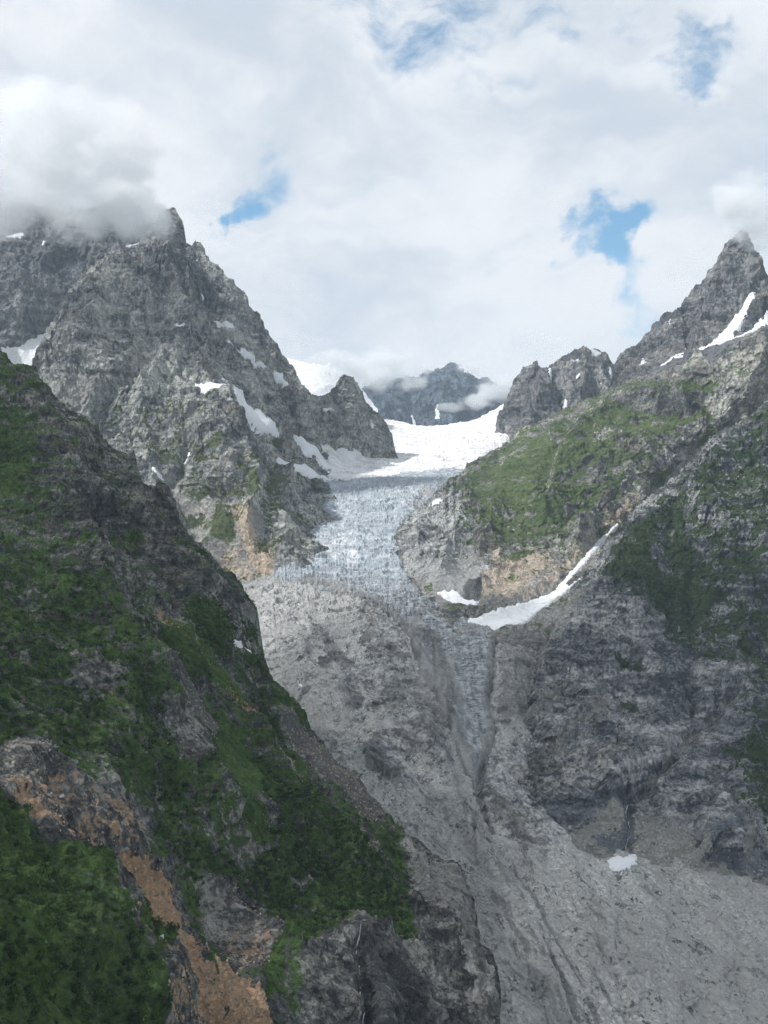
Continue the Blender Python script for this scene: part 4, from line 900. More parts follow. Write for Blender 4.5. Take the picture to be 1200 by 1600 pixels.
tr = lfield(x, y, [([(250, 955), (300, 1005), (350, 1060), (400, 1120), (440, 1180), (470, 1230)], 9, .75), ([(150, 1340), (185, 1410), (215, 1470), (240, 1510)], 5, .5), ([(310, 1215), (370, 1260), (410, 1295)], 4, .6)])
shrub = field(x, y, SHRUB, 12)
rocka = field(x, y, ROCKA, 8)
ochre = field(x, y, OCHRE, 8)
led = np.clip((Aa.nz - 0.35) * 1.2, -.5, .5)
grass = field(x, y, [{'p': [(-100, 620), (50, 640), (70, 700), (50, 780), (-100, 800)], 's': 18, 'w': .72}, {'p': [(240, 985), (270, 975), (340, 1020), (390, 1085), (370, 1085), (330, 1060), (270, 1035)], 's': 7, 'w': 1}, {'p': [(290, 1130), (330, 1090), (390, 1140), (400, 1190), (425, 1250), (430, 1330), (370, 1310), (330, 1230), (310, 1180)], 's': 9, 'w': 1},
                     {'p': [(415, 1075), (455, 1085), (485, 1120), (475, 1140), (430, 1115)], 's': 6, 'w': 1}, {'p': [(570, 1290), (620, 1305), (640, 1350), (620, 1400), (590, 1360), (560, 1310)], 's': 8, 'w': .8}, {'p': [(440, 1180), (500, 1240), (560, 1300), (540, 1310), (480, 1250)], 's': 7, 'w': .8}, {'p': [(395, 1510), (430, 1480), (440, 1540), (410, 1570)], 's': 7, 'w': 1},
                     {'p': [(375, 1570), (420, 1620), (400, 1630)], 's': 4, 'w': 1}, {'p': [(310, 1453), (320, 1455), (350, 1527), (370, 1590), (360, 1590), (335, 1520)], 's': 3, 'w': 1}, {'p': [(150, 720), (190, 730), (180, 760), (150, 750)], 's': 10, 'w': .6}, {'p': [(160, 830), (220, 830), (230, 860), (180, 860)], 's': 10, 'w': .65}, {'p': [(0, 940), (250, 960), (400, 1340), (300, 1330), (0, 1190)], 's': 30, 'w': .5},
                     {'p': [(280, 1380), (330, 1395), (335, 1430), (300, 1420)], 's': 8, 'w': .8}, {'p': [(40, 870), (80, 860), (120, 900), (60, 920)], 's': 14, 'w': .6}, {'p': [(180, 1180), (300, 1300), (270, 1340), (200, 1260)], 's': 30, 'w': .4}, {'p': [(300, 700), (330, 880), (400, 960), (250, 900)], 's': 30, 'w': .4}])
scree = field(x, y, [{'p': [(228, 1000), (262, 1022), (310, 1068), (352, 1125), (335, 1150), (290, 1112), (250, 1055)], 's': 6, 'w': 1}, {'p': [(432, 1112), (482, 1142), (535, 1195), (605, 1270), (585, 1285), (530, 1240), (470, 1180)], 's': 7, 'w': 1}, {'p': [(640, 1310), (700, 1345), (735, 1390), (748, 1450), (715, 1440), (650, 1350)], 's': 12, 'w': .75}])
cliff = field(x, y, [{'p': [(620, 1300), (760, 1370), (800, 1520), (800, 1700), (470, 1700), (460, 1500), (560, 1450), (640, 1480), (650, 1400)], 's': 14, 'w': 1}])
mk['ochre'] = np.maximum(np.maximum(ochre, tr) - rocka * .2, 0)
mk['scree'] = np.maximum(scree, 0) * (1 - ochre)
mk['grass'] = np.clip(np.maximum(np.maximum(grass, shrub * .8), .34 - .22 * field(x, y, [{'p': [(60, 560), (260, 740), (380, 930), (370, 1000), (200, 930), (100, 880), (90, 700)], 's': 40}]) + led * .5 + Aa.n1 * .22) - rocka * .8 - ochre * 1.3 - scree * .9 - cliff * .45 * (shrub < .4), 0, 1)
mk['pale'] = field(x, y, [{'p': [(370, 930), (400, 950), (412, 1000), (415, 1040), (385, 1000), (372, 960)], 's': 8, 'w': .8}, {'p': [(630, 1310), (700, 1345), (740, 1390), (750, 1480), (780, 1560), (740, 1560), (690, 1440), (640, 1380)], 's': 12, 'w': .85}, {'p': [(590, 1530), (650, 1530), (650, 1600), (600, 1650)], 's': 12, 'w': .5}, {'p': [(480, 1480), (540, 1490), (530, 1520)], 's': 10, 'w': .5}]) + rocka * .30
mk['dark'] = field(x, y, [{'p': [(560, 1480), (650, 1500), (700, 1600), (700, 1700), (560, 1700)], 's': 30, 'w': .62}, {'p': [(120, 780), (200, 770), (200, 810), (140, 820)], 's': 14, 'w': .8}, {'p': [(100, 650), (250, 780), (380, 930), (360, 990), (250, 900), (120, 800)], 's': 60, 'w': .42}]) + Aa.n1 * .1
mat_A = terrain_mat('earth_rock_and_turf_of_left_slope', 1.3, strata=.6, dip=(0, 55, 0), rot=(0, 45, 0), st=(1, 1, .55), dark=(.045, .048, .052), mid=(.125, .128, .125), light=(.36, .355, .325), g1=(.020, .046, .012), g2=(.085, .155, .030), scree=(.155, .155, .152), ochre=(.50, .335, .215), wet=(.030, .035, .040), pale=(.50, .50, .48), tint=(.13, .10, .075))
tag(Aa.build('hillside', mat_A), 'steep green hillside with an orange landslip in the left foreground', 'hillside', kind='structure')
print('landforms', round(time.time() - T0, 1))

# ---- ground below everything ---------------------------------------------------------------------------
gx = np.linspace(-16000, 16000, 90)
gy = np.linspace(-9000, 20000, 90)
GX, GY = np.meshgrid(gx, gy)
gz = -1150 + fbm(np.stack([GX.ravel(), GY.ravel(), GX.ravel() * 0], -1) / 3000, 4).reshape(GX.shape) * 120
idx = np.arange(GX.size).reshape(GX.shape)
gf = np.stack([idx[:-1, :-1], idx[:-1, 1:], idx[1:, 1:], idx[1:, :-1]], -1).reshape(-1, 4)
gm, n, b = new_mat('low_ground')
cgo = n.node('ShaderNodeTexCoord').outputs['Object']
n.l.new(n.mix(n.rng(n.noise(cgo, .002, 6, .6), .4, .6), (.05, .07, .03), (.20, .20, .19)), b.inputs['Base Color'])
tag(mesh_from('ground', np.stack([GX, GY, gz], -1).reshape(-1, 3), gf, gm, smooth=True), 'low ground far beneath the mountains', 'ground', kind='structure')

# ---- snow patches ----------------------------------------------------------------------------------------
sn4 = snow_mat('old_snow_far', 4.0)
sn2 = snow_mat('old_snow_near', 2.5, dirt=(.40, .36, .32), k=.8)
GRP = 'snow patches left on the rock'
def patch(L, poly, label, mat=sn4, thick=5.0, soft=3.0, warp=.5, group=GRP, sm=2, grow=-.7):
    o = L.patch('snow_patch', poly, mat, thick=thick, soft=soft, warp=warp, sm=sm, grow=grow)
    tag(o, label, 'snow patch', group)
    return o
patch(M0, [(-20, 560), (4, 544), (37, 531), (42, 525), (59, 518), (59, 511), (76, 502), (78, 494), (86, 490), (83, 481), (90, 476), (104, 472), (103, 479), (98, 482), (97, 492), (88, 500), (78, 507), (67, 523), (60, 549), (60, 600), (0, 600)], 'wide white snow gully at the left edge above the dark hillside', thick=9, soft=4, warp=.15)
patch(M0, [(10, 379), (20, 370), (34, 366), (43, 371), (32, 376), (16, 380)], 'small snow streak just under the cloud at the far left')
patch(M0, [(67, 379), (73, 378), (72, 392), (67, 390)], 'tiny upright snow fleck under the cloud, right of the far left streak', soft=2, warp=.1)
patch(M, [(195, 389), (203, 383), (213, 379), (223, 377), (215, 384), (205, 389)], 'little slanting snow fleck at the cloud edge on the massif crest', soft=2, warp=.1)
patch(M, [(300, 605), (320, 615), (340, 628), (352, 636), (353, 620), (350, 613), (373, 617), (377, 640), (400, 653), (417, 670), (432, 687), (427, 691), (407, 681), (387, 664), (357, 652), (340, 637), (317, 632), (306, 618)], 'forked snowfield in the middle of the left massif, largest one there', thick=8, warp=.3)
patch(M, [(455, 682), (470, 687), (485, 700), (500, 713), (522, 735), (510, 742), (495, 730), (480, 716), (462, 698)], 'snow tongue running down the foot of the massif onto the white glacier basin', thick=8)
patch(M, [(515, 690), (535, 697), (560, 715), (580, 722), (560, 735), (535, 722), (520, 705)], 'snow apron under the small rock spur beside the upper glacier', thick=8)
patch(M, [(428, 718), (445, 722), (470, 735), (500, 748), (512, 757), (485, 757), (455, 743), (436, 732)], 'broad snow strip along the lower left rim of the white basin', thick=8)
patch(M, [(337, 491), (350, 500), (364, 506), (367, 517), (357, 513), (345, 505)], 'short snow streak high on the steep right face of the massif', soft=2.2, warp=.2)
patch(M, [(352, 530), (364, 540), (377, 546), (378, 539), (388, 545), (400, 555), (422, 574), (416, 574), (400, 563), (385, 555), (372, 551), (360, 543)], 'long thin snow ribbon slanting down the right face of the massif', soft=2.2, warp=.2)
patch(M, [(425, 579), (440, 581), (457, 600), (450, 600), (437, 592)], 'snow wedge near the skyline at the lower end of the long ribbon', soft=2.2, warp=.2)
patch(M, [(311, 453), (324, 456), (324, 463), (315, 461)], 'small round snow spot below the massif summit notch', soft=2.2, warp=.2)
patch(M, [(282, 718), (290, 706), (294, 700), (297, 712), (290, 719)], 'small snow spot in the gully above the green front spur', soft=2.2, warp=.2)
patch(M, [(242, 737), (252, 741), (262, 757), (255, 758), (245, 748)], 'snow bit in the gully mouth beside the dark hillside crest', soft=2.2, warp=.2)
patch(M, [(267, 518), (277, 521), (279, 528), (272, 527)], 'tiny snow spot in the centre of the massif face', soft=2.2, warp=.2)
patch(M, [(576, 653), (586, 657), (583, 671), (578, 672), (581, 661)], 'hooked snow fleck on the small rock spur', soft=2.0, warp=.1)
patch(M, [(506, 636), (521, 638), (514, 645)], 'snow fleck in the notch left of the small rock spur', soft=2.0, warp=.1)
patch(M, [(340, 598), (352, 606), (345, 612)], 'tiny snow fleck just above the forked snowfield', soft=2.0, warp=.1)
patch(RP, [(1179, 468), (1161, 484), (1130, 508), (1116, 520), (1095, 534), (1077, 541), (1050, 550), (1039, 552), (1023, 567), (1046, 562), (1070, 554), (1090, 547), (1109, 538), (1130, 537), (1146, 529), (1160, 511), (1180, 491), (1176, 480)], 'large snowfield fanning down below the sharp right horn', thick=8, warp=.2)
patch(RP, [(1300, 440), (1200, 494), (1172, 518), (1136, 539), (1152, 537), (1200, 512), (1300, 480)], 'snow strip running off the right edge below the horn', thick=8, warp=.2)
patch(RP, [(1012, 585), (1040, 570), (1072, 561), (1070, 568), (1042, 578)], 'low thin snow streak on the grey scree left of the rock pyramid', soft=2.2, warp=.2)
patch(RP, [(1001, 574), (1006, 560), (1009, 561), (1005, 574)], 'tiny upright snow streak at the left foot of the horn', soft=1.8, warp=.1)
patch(RP, [(1045, 506), (1050, 500), (1050, 512), (1046, 512)], 'snow dot in the shoulder of the right ridge', soft=1.8, warp=.1)
patch(RP, [(1189, 432), (1198, 430), (1200, 437), (1192, 438)], 'snow dot just below the cloud on the right horn', soft=1.8, warp=.1)
GR2 = 'snow flecks on the reddish twin peak'
patch(RC, [(858, 572), (863, 574), (863, 600), (859, 592)], 'thin upright snow streak in the cleft of the twin peak', soft=1.8, warp=.1, group=GR2)
patch(RC, [(893, 606), (898, 592), (905, 586), (903, 595), (897, 604)], 'slanting snow streak in the middle of the twin peak', soft=1.8, warp=.1, group=GR2)
patch(RC, [(918, 546), (925, 543), (938, 552), (936, 558), (924, 556)], 'snow cap fleck on the highest top of the twin peak', soft=1.8, warp=.3, group=GR2)
patch(RC, [(888, 566), (903, 562), (902, 569), (890, 570)], 'flat snow ledge left below the top of the twin peak', soft=1.8, warp=.3, group=GR2)
patch(RC, [(950, 573), (956, 576), (957, 600), (952, 596)], 'snow streak at the right end of the twin peak', soft=1.8, warp=.1, group=GR2)
patch(RC, [(929, 613), (936, 608), (946, 606), (940, 612)], 'snow fleck at the right foot of the twin peak', soft=1.8, warp=.1, group=GR2)
patch(RC, [(880, 626), (885, 624), (885, 640), (881, 640)], 'snow dot at the foot of the twin peak above the green slope', soft=1.8, warp=.1, group=GR2)
GR3 = 'snow couloirs on the far blue peak'
for pl, lb in [([(641, 642), (644, 644), (651, 656), (660, 664), (678, 670), (655, 671), (645, 660)], 'leftmost snow couloir at the foot of the far blue peak'),
               ([(683, 636), (685, 637), (684, 650), (689, 668), (680, 668), (680, 652)], 'tallest snow couloir at the foot of the far blue peak'),
               ([(709, 569), (716, 571), (732, 582), (737, 590), (722, 580)], 'snowy crest on the summit of the far blue peak')]:
    patch(Fm, pl, lb, mat=sn4, thick=9, soft=1.6, warp=.3, group=GR3, sm=1, grow=-.6)
patch(Rr, [(968, 814), (947, 829), (920, 857), (893, 882), (873, 903), (847, 917), (820, 932), (793, 944), (767, 952), (733, 961), (718, 971), (727, 979), (767, 977), (797, 982), (813, 982), (827, 968), (853, 944), (883, 925), (910, 904), (912, 899), (890, 912), (888, 904), (911, 880), (934, 857), (954, 833), (969, 817)],
      'long white avalanche snow tongue from the right gully down to the glacier', mat=sn2, thick=6, soft=3.5, warp=.12, sm=5)
patch(Rr, [(683, 931), (700, 928), (713, 925), (725, 933), (748, 936), (743, 948), (717, 943), (697, 940)], 'small white snow wedge at the glacier rim left of the long tongue', mat=sn2, thick=6, warp=.15)
patch(Rr, [(672, 787), (685, 782), (696, 789), (680, 794)], 'little snow patch beside the icefall on its right bank', mat=sn2, thick=10, soft=2.5, warp=.1)
patch(V, [(948, 1345), (956, 1340), (975, 1342), (990, 1334), (1000, 1326), (1003, 1332), (994, 1350), (982, 1359), (966, 1362), (955, 1359)], 'white snow remnant under the dark waterfall rock on the right scree', mat=sn2, thick=3, soft=4.5, warp=.12, sm=6)
patch(V, [(460, 1067), (466, 1070), (478, 1087), (472, 1085)], 'small snow sliver on the grey moraine left of centre', mat=sn2, thick=2.5, soft=2, warp=.1)
patch(Aa, [(364, 998), (371, 1003), (379, 1018), (373, 1015), (367, 1006)], 'short snow sliver on the hillside rim, left of two', mat=sn2, thick=2.5, soft=2, warp=.1)
patch(Aa, [(381, 1011), (392, 1018), (406, 1032), (398, 1030), (387, 1021)], 'longer snow sliver on the hillside rim, right of two', mat=sn2, thick=2.5, soft=2, warp=.1)
for L_ in (M, M0, RP, RC, Fm, Rr, V, Aa):
    L_.sync()
print('snow', round(time.time() - T0, 1))

# ---- shrubs --------------------------------------------------------------------------------------------
def bush_template(nl, rng_, leaf):
    """leaf sprays spread through a lumpy dome of unit radius"""
    d = rng_.normal(size=(nl, 3))
    d /= np.linalg.norm(d, axis=1)[:, None]
    d[:, 2] = np.abs(d[:, 2]) * 1.0 - .15
    lump = 0.75 + .35 * np.sin(d[:, 0] * 5 + rng_.rand() * 6) * np.sin(d[:, 1] * 5 + rng_.rand() * 6) + .15 * rng_.normal(size=nl)
    rad = lump * (0.55 + .45 * rng_.rand(nl) ** .5)
    c = d * rad[:, None]
    nrm = d + rng_.normal(size=(nl, 3)) * .55 + np.array([0, 0, .4])
    nrm /= np.linalg.norm(nrm, axis=1)[:, None]
    t = np.cross(nrm, rng_.normal(size=(nl, 3)))
    t /= np.linalg.norm(t, axis=1)[:, None]
    bt = np.cross(nrm, t)
    sz = leaf * (.7 + .7 * rng_.rand(nl))[:, None]
    q = np.stack([c - t * sz, c - bt * sz * .6 + nrm * sz * .2, c + t * sz, c + bt * sz * .6 + nrm * sz * .2], 1)
    return q                                                       # nl,4,3

def scatter(L, prob, rng_):
    sel = rng_.rand(*prob.shape) < prob
    return sel

def build_shrubs(L, mask, name, label, size=(1.7, 4.2), k=1.4, seed=3, nmax=16000, tint=(1, 1)):
    rg = np.random.RandomState(seed)
    rpx = np.mean(size) / L.pm
    prob = np.clip(mask, 0, 1) * 2.56 * k / (math.pi * rpx ** 2)
    sel = rg.rand(*prob.shape) < prob
    pts = L.P[sel]
    pmv = L.pm[sel]
    if len(pts) > nmax:
        i = rg.choice(len(pts), nmax, replace=False)
        pts, pmv = pts[i], pmv[i]
    print(name, len(pts))
    near = pmv < 0.52
    VV, CC = [], []
    for grp, nl, leaf in ((near, 120, .15), (~near, 46, .24)):
        P_ = pts[grp]
        if not len(P_):
            continue
        temps = [bush_template(nl, rg, leaf) for _ in range(10)]
        ti = rg.randint(0, 10, len(P_))
        a = rg.rand(len(P_)) * 6.283
        sc = size[0] + (size[1] - size[0]) * rg.rand(len(P_)) ** 1.6
        big = fbm(P_ / 25.0 + 7, 3)
        sc = sc * (1 + .35 * big)
        col = .5 + .38 * fbm(P_ / 30.0 + 31, 3) + .16 * rg.normal(size=len(P_))
        for k_ in range(10):
            m_ = ti == k_
            T_ = temps[k_]
            ca, sa = np.cos(a[m_])[:, None, None], np.sin(a[m_])[:, None, None]
            X_ = T_[None, :, :, 0] * ca - T_[None, :, :, 1] * sa
            Y_ = T_[None, :, :, 0] * sa + T_[None, :, :, 1] * ca
            Z_ = np.broadcast_to(T_[None, :, :, 2] * 1.05 + .25, X_.shape)
            v = np.stack([X_, Y_, Z_], -1) * sc[m_][:, None, None, None] + P_[m_][:, None, None, :]
            VV.append(v.reshape(-1, 3))
            cc = np.broadcast_to(col[m_][:, None, None] + rg.normal(size=(m_.sum(), nl, 1)) * .13, (m_.sum(), nl, 4))
            CC.append(cc.reshape(-1))
    Vv = np.concatenate(VV)
    Cv = np.clip(np.concatenate(CC), 0, 1)
    f = np.arange(len(Vv)).reshape(-1, 4)
    o = mesh_from(name, Vv, f, leaf_m, {'mA': np.stack([Cv, Cv, Cv], -1)})
    return tag(o, label, 'shrubs', kind='stuff')

leaf_m, n, b = new_mat('shrub_leaves')
A_ = n.attr('mA')
lc = n.mix(n.rng(A_[0], .15, .95), (.010, .028, .012), (.085, .155, .038))
n.l.new(lc, b.inputs['Base Color'])
b.inputs['Roughness'].default_value = .75
tr_ = n.node('ShaderNodeBsdfTranslucent')
n.l.new(lc, tr_.inputs[0])
mx = n.node('ShaderNodeMixShader')
mx.inputs[0].default_value = .25
n.l.new(b.outputs[0], mx.inputs[1])
n.l.new(tr_.outputs[0], mx.inputs[2])
n.l.new(mx.outputs[0], n.n['Material Output'].inputs[0])
shr = np.clip((shrub - .42 + Aa.n1 * .30) * 3.2, 0, 1) * (ochre < .55) * (rocka < .35) * (Aa.PY - Aa.PY[0][None] > 3)
build_shrubs(Aa, shr, 'alder_shrubs', 'dense dark green alder shrubs covering the left hillside', k=1.7, nmax=24000)
x, y = Cc.WX, Cc.WY
shc = np.clip((Cc.masks['grass'] - .62 + Cc.n1 * .3) * 2, 0, 1) * .5
build_shrubs(Cc, shc, 'low_shrubs', 'dark low shrubs dotted over the turf of the right wall', size=(1.6, 3.4), k=.8, seed=8, nmax=9000)

# ---- loose rocks ---------------------------------------------------------------------------------------
def rock_mesh(rg, sub=1):
    import bmesh
    bm = bmesh.new()
    bmesh.ops.create_icosphere(bm, subdivisions=sub, radius=1)
    v = np.array([q.co[:] for q in bm.verts])
    f = np.array([[w_.index for w_ in q.verts] for q in bm.faces])
    bm.free()
    for _ in range(7):                                             # chop flat faces
        d = rg.normal(size=3)
        d /= np.linalg.norm(d)
        h = .45 + .4 * rg.rand()
        p = v @ d
        v = v - np.outer(np.maximum(p - h, 0), d)
    v = v * np.array([1, .8, .62]) * (1 + .1 * rg.normal(size=(len(v), 1)) * (sub < 2))
    return v, f

def build_rocks(L, mask, name, label, mat, smin, smax, count, seed, pw=3.0):
    rg = np.random.RandomState(seed)
    p = np.clip(mask, 0, 1).ravel()
    i = rg.choice(len(p), count, p=p / p.sum())
    P_ = L.P.reshape(-1, 3)[i]
    temps = [rock_mesh(rg) for _ in range(8)]
    ti = rg.randint(0, 8, count)
    sc = smin + (smax - smin) * rg.rand(count) ** pw
    VV, FF, CC, base = [], [], [], 0
    from mathutils import Euler
    for k_ in range(8):
        v, f = temps[k_]
        for r_ in range(6):
            m_ = (ti == k_) & (np.arange(count) % 6 == r_)
            if not m_.any():
                continue
            E = np.array(Euler(tuple(rg.rand(3) * 6.28)).to_matrix())
            vv = (v @ E.T)[None] * sc[m_][:, None, None] + P_[m_][:, None, :] + np.array([0, 0, .25]) * sc[m_][:, None, None]
            nn = m_.sum()
            VV.append(vv.reshape(-1, 3))
            FF.append((f[None] + (np.arange(nn) * len(v))[:, None, None] + base).reshape(-1, 3))
            CC.append(np.repeat(rg.rand(nn), len(v)))
            base += nn * len(v)
    C_ = np.concatenate(CC)
    o = mesh_from(name, np.concatenate(VV), np.concatenate(FF), mat, {'mA': np.stack([C_] * 3, -1)})
    return tag(o, label, 'rocks', kind='stuff')

def rubble_mat(name, a, c_):
    m, n, b = new_mat(name)
    A_ = n.attr('mA')
    co = n.node('ShaderNodeTexCoord').outputs['Object']
    n.l.new(n.mix(n.math('ADD', n.math('MULTIPLY', A_[0], .75), n.math('MULTIPLY', n.noise(co, .6, 4, .6), .3)), a, c_), b.inputs['Base Color'])
    return m
rub = rubble_mat('loose_grey_rock', (.10, .10, .10), (.48, .48, .46))
rubd = rubble_mat('loose_brown_rock', (.10, .08, .065), (.46, .40, .33))
vis = (V.PX > 300) * (V.PY > 880)
build_rocks(V, V.masks['scree'] * vis * (.25 + field(V.WX, V.WY, [{'p': [(420, 960), (480, 1020), (640, 1250), (760, 1400), (740, 1450), (640, 1320), (450, 1090)], 's': 20, 'w': 2.5}])), 'moraine_rubble', 'loose grey rocks strewn over the moraine and scree', rub, .4, 3.6, 11000, 5, 5.0)
build_rocks(Cc, Cc.masks['scree'] * (Cc.PY > 1000), 'scree_rubble', 'loose grey rocks below the right wall', rub, .6, 3.0, 3000, 6)
build_rocks(Aa, np.clip((scree * (Aa.PX < 610) + ochre * .45 + rocka * .6 + tr * .5), 0, 1), 'slope_rubble', 'loose brown and grey stones on the left hillside', rubd, .25, 1.7, 6500, 9, 3.0)

# ---- single boulders --------------------------------------------------------------------------------------
def boulder(L, px, py, size, label, mat, seed, tone=.8):
    rg = np.random.RandomState(seed)
    j = np.argmin((L.PX - px) ** 2 + (L.PY - py) ** 2)
    P0 = L.P.reshape(-1, 3)[j]
    v, f = rock_mesh(rg, 3)
    v = v * (1 + .10 * fbm(v * 2.2 + seed, 4, .6))[:, None] * size
    a = rg.rand() * 6
    v = v @ rotm(rg.rand() * 20, rg.rand() * 20, math.degrees(a)).T
    me_o = mesh_from('boulder', v, f, mat, {'mA': np.full((len(v), 3), tone)})
    me_o.location = tuple(P0 + np.array([0, -size * .3, size * .3]))
    return tag(me_o, label, 'boulder', 'single boulders')
pal = rubble_mat('pale_boulder_rock', (.25, .25, .25), (.66, .66, .65))
for k_, (L, px, py, sz, lb, mt) in enumerate([
        (Aa, 238, 1480, 3.4, 'pale split boulder among shrubs left of the orange landslip', pal), (Aa, 264, 1519, 1.6, 'white boulder at the left rim of the orange landslip', pal),
        (Aa, 262, 1543, 2.4, 'tan boulder below the white one beside the lower landslip', rubd), (Aa, 301, 1572, 2.6, 'pale yellow boulder at the lower left of the landslip', pal),
        (Aa, 368, 1428, 7.0, 'large grey crag block above the brown earth patch', rub), (Aa, 103, 1237, 1.9, 'grey boulder in the bowl at the top of the landslip', pal),
        (V, 612, 1248, 4.0, 'white boulder alone on the moraine near the hillside rim', pal), (Aa, 350, 1245, 2.0, 'small pale boulder on the bright grass strip', pal)]):
    boulder(L, px, py, sz, lb, mt, 100 + k_, .35 if mt is rub else .8)

# ---- waterfalls -------------------------------------------------------------------------------------------
wm_, n, b = new_mat('falling_water')
b.inputs['Base Color'].default_value = (.62, .66, .70, 1)
b.inputs['Roughness'].default_value = .4
def waterfall(L, pts, wid, label, seed):
    rg = np.random.RandomState(seed)
    V_, F_ = [], []
    tt = np.linspace(0, 1, 60)
    pa = np.array(pts, float)
    seg = np.linspace(0, 1, len(pa))
    xs_ = np.interp(tt, seg, pa[:, 0]) + np.cumsum(rg.normal(size=60)) * .16
    ys_ = np.interp(tt, seg, pa[:, 1])
    for k_ in range(60):
        j = np.argmin((L.PX - xs_[k_]) ** 2 + (L.PY - ys_[k_]) ** 2)
        p = L.P.reshape(-1, 3)[j]
        wv2 = wid * (.5 + .7 * rg.rand())
        for (dx, dy) in ((-1, -.1), (-.4, -.9), (.4, -.9), (1, -.1)):
            V_.append([p[0] + dx * wv2, p[1] - .6 + dy * wv2 * .6, p[2]])
    V_ = np.array(V_)
    for k_ in range(59):
        for q in range(3):
            F_.append([k_ * 4 + q, k_ * 4 + q + 1, k_ * 4 + q + 5, k_ * 4 + q + 4])
    tag(mesh_from('waterfall', V_, np.array(F_), wm_, smooth=True), label, 'waterfall', 'thin waterfalls on wet rock')
waterfall(Aa, [(547, 1482), (553, 1498), (563, 1520), (568, 1550), (572, 1580), (578, 1610)], .42, 'thin white waterfall down the dark cliff at the bottom centre', 1)
waterfall(Cc, [(983, 1243), (980, 1262), (985, 1288)], .9, 'upper waterfall in the dark cleft above the snow remnant', 2)
waterfall(Cc, [(984, 1302), (980, 1318), (983, 1336)], .8, 'lower waterfall ending at the white snow remnant', 3)

# ---- clouds ---------------------------------------------------------------------------------------------
def cloud(name, label, lobes, dens, L, seed, thr=(.40, .62), albedo=(.988, .993, 1.0), step=None, amp=1.0):
    """lobes: px, py, distance, rx, ry (photo px), rz (m). One closed body whose density is noise gathered round the lobes"""
    cs_, rs_ = [], []
    for (px, py, Y, rx, ry, rz) in lobes:
        cs_.append(W(px, py, Y))
        rs_.append(np.array([rx * Y / F, rz, ry * Y / F]))
    cs_, rs_ = np.array(cs_), np.array(rs_)
    lo, hi = (cs_ - rs_ * 1.12).min(0), (cs_ + rs_ * 1.12).max(0)
    # a rounded hull: icosphere pushed out to the farthest lobe in each direction
    import bmesh
    bm = bmesh.new()
    bmesh.ops.create_icosphere(bm, subdivisions=3, radius=1)
    d = np.array([q.co[:] for q in bm.verts])
    f = np.array([[w_.index for w_ in q.verts] for q in bm.faces])
    bm.free()
    cen = (lo + hi) / 2
    half = (hi - lo) / 2
    v = cen + d * half * 1.25
    m = bpy.data.materials.new(name + '_vapour')
    m.use_nodes = True
    m.cycles.volume_step_rate = .35
    n = NT(m.node_tree)
    n.n.clear()
    co = n.node('ShaderNodeTexCoord').outputs['Object']
    nz_ = n.noise(n.vmath('ADD', n.mapping(co, (0, 0, 0), (1, 1, 1.5)), (seed * 1000.0, 0, 0)), 1.0 / L, 8, .64, 0.3)
    acc = None
    for c_, r_ in zip(cs_, rs_):
        q = n.vmath('DIVIDE', n.vmath('SUBTRACT', co, tuple(c_)), tuple(r_))
        e = n.rng(n.vmath('LENGTH', q, out=1), 0.0, 1.0, 1.0, 0.0)
        acc = e if acc is None else n.math('MAXIMUM', acc, e)
    val = n.math('MULTIPLY', acc, n.math('MULTIPLY_ADD', n.math('SUBTRACT', nz_, .5), 3.4 * amp, 1.0))
    den = n.math('MULTIPLY', n.rng(val, thr[0], thr[1] + .35), dens)
    pv = n.node('ShaderNodeVolumePrincipled')
    pv.inputs['Color'].default_value = (*albedo, 1)
    pv.inputs['Anisotropy'].default_value = .15
    n.l.new(den, pv.inputs['Density'])
    out = n.node('ShaderNodeOutputMaterial')
    n.l.new(pv.outputs[0], out.inputs['Volume'])
    o = mesh_from(name, v, f, m, smooth=True)
    tag(o, label, 'cloud')
    return o
cloud('cloud', 'white cloud bank swallowing the summits of the left massif', [(-30, 265, 3500, 160, 105, 420), (90, 275, 3500, 150, 125, 380), (190, 310, 3500, 110, 85, 330), (248, 345, 3500, 58, 66, 240), (185, 262, 3500, 105, 85, 300), (60, 190, 3500, 220, 110, 300), (200, 210, 3500, 130, 90, 260), (0, 333, 3500, 120, 72, 250), (120, 352, 3500, 112, 62, 250), (215, 362, 3500, 66, 48, 200)], .0115, 210, 1, amp=1.5)
cloud('cloud', 'grey white cloud hanging over the tip of the right horn', [(1190, 330, 4500, 105, 85, 300), (1260, 340, 4500, 130, 110, 300), (1165, 310, 4500, 110, 75, 300), (1190, 372, 4500, 60, 40, 200), (1152, 364, 4500, 42, 26, 150)], .014, 170, 2, amp=1.3)
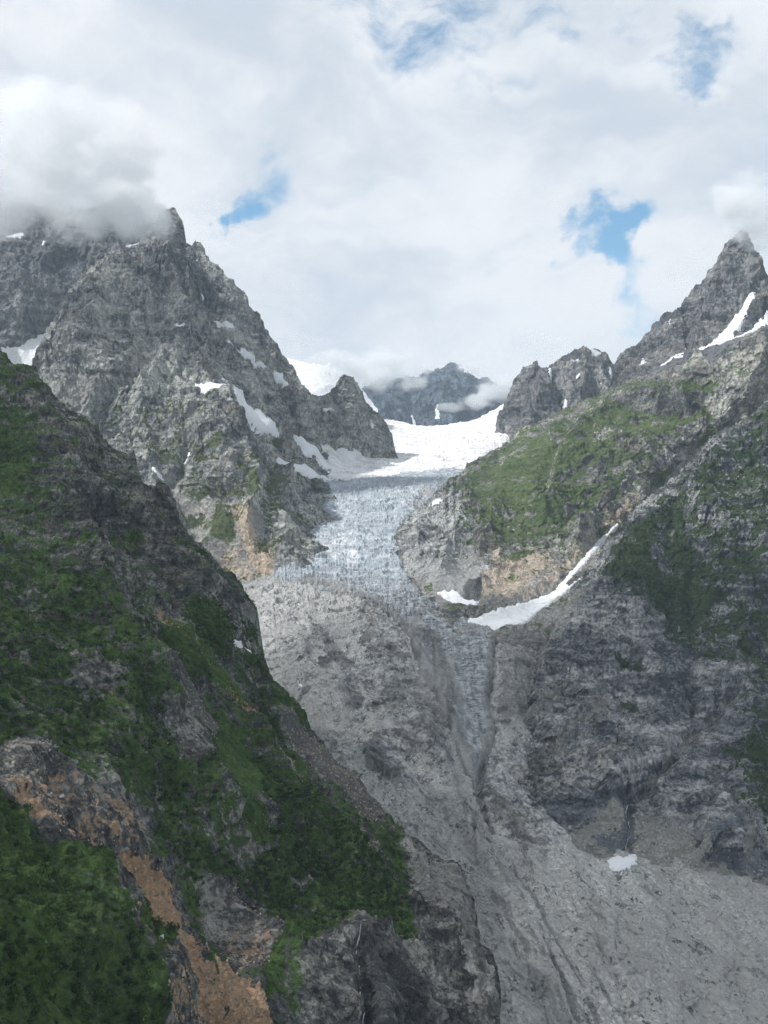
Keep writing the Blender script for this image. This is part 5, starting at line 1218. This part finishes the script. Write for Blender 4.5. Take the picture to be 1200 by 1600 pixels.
cloud('cloud', 'low white cloud wrapped round the far blue peak', [(520, 570, 8000, 90, 45, 450), (590, 585, 8000, 80, 48, 450), (640, 596, 8000, 55, 30, 300), (660, 575, 8000, 40, 20, 300), (705, 636, 8000, 45, 14, 250), (745, 628, 8000, 55, 24, 300), (775, 608, 8000, 60, 42, 400), (830, 590, 8000, 60, 45, 400), (600, 560, 8000, 90, 35, 300), (740, 575, 8000, 60, 22, 300)], .009, 190, 3, amp=1.9)

def shade_cloud():
    """a broken cloud out of frame overhead: it keeps the sun off the near slopes"""
    import bmesh
    bm = bmesh.new()
    bmesh.ops.create_icosphere(bm, subdivisions=5, radius=1)
    v = np.array([q.co[:] for q in bm.verts])
    f = np.array([[w_.index for w_ in q.verts] for q in bm.faces])
    bm.free()
    v = v * (1 + .16 * fbm(v * 2.0 + 3, 4, .6) + .10 * fbm(v * 5.0 + 3, 3, .6))[:, None]
    v = v * np.array([1350, 1180, 190]) + np.array([-1560, 930, 2330])
    m = bpy.data.materials.new('overhead_vapour')
    m.use_nodes = True
    n = NT(m.node_tree)
    n.n.clear()
    pv = n.node('ShaderNodeVolumePrincipled')
    pv.inputs['Color'].default_value = (1, 1, 1, 1)
    pv.inputs['Density'].default_value = .0040
    out = n.node('ShaderNodeOutputMaterial')
    n.l.new(pv.outputs[0], out.inputs['Volume'])
    tag(mesh_from('cloud', v, f, m, smooth=True), 'broad cloud overhead that keeps the near slopes in shade', 'cloud')
shade_cloud()

# ---- haze -------------------------------------------------------------------------------------------------
import bmesh
bm = bmesh.new()
bmesh.ops.create_cube(bm, size=1)
lo, hi = np.array([-16500., -9500., -1400.]), np.array([16500., 20500., 2600.])
for q in bm.verts:
    q.co = Vector(tuple((lo + hi) / 2 + np.array(q.co[:]) * (hi - lo)))
me = bpy.data.meshes.new('haze')
bm.to_mesh(me)
bm.free()
hm = bpy.data.materials.new('thin_blue_air')
hm.use_nodes = True
n = NT(hm.node_tree)
n.n.clear()
pv = n.node('ShaderNodeVolumePrincipled')
pv.inputs['Color'].default_value = (.72, .86, 1.0, 1)
pv.inputs['Density'].default_value = 3.0e-5
out = n.node('ShaderNodeOutputMaterial')
n.l.new(pv.outputs[0], out.inputs['Volume'])
me.materials.append(hm)
ho = bpy.data.objects.new('haze', me)
COL.objects.link(ho)
tag(ho, 'thin bluish air filling the valley', 'haze', kind='stuff')
print('all', round(time.time() - T0, 1))
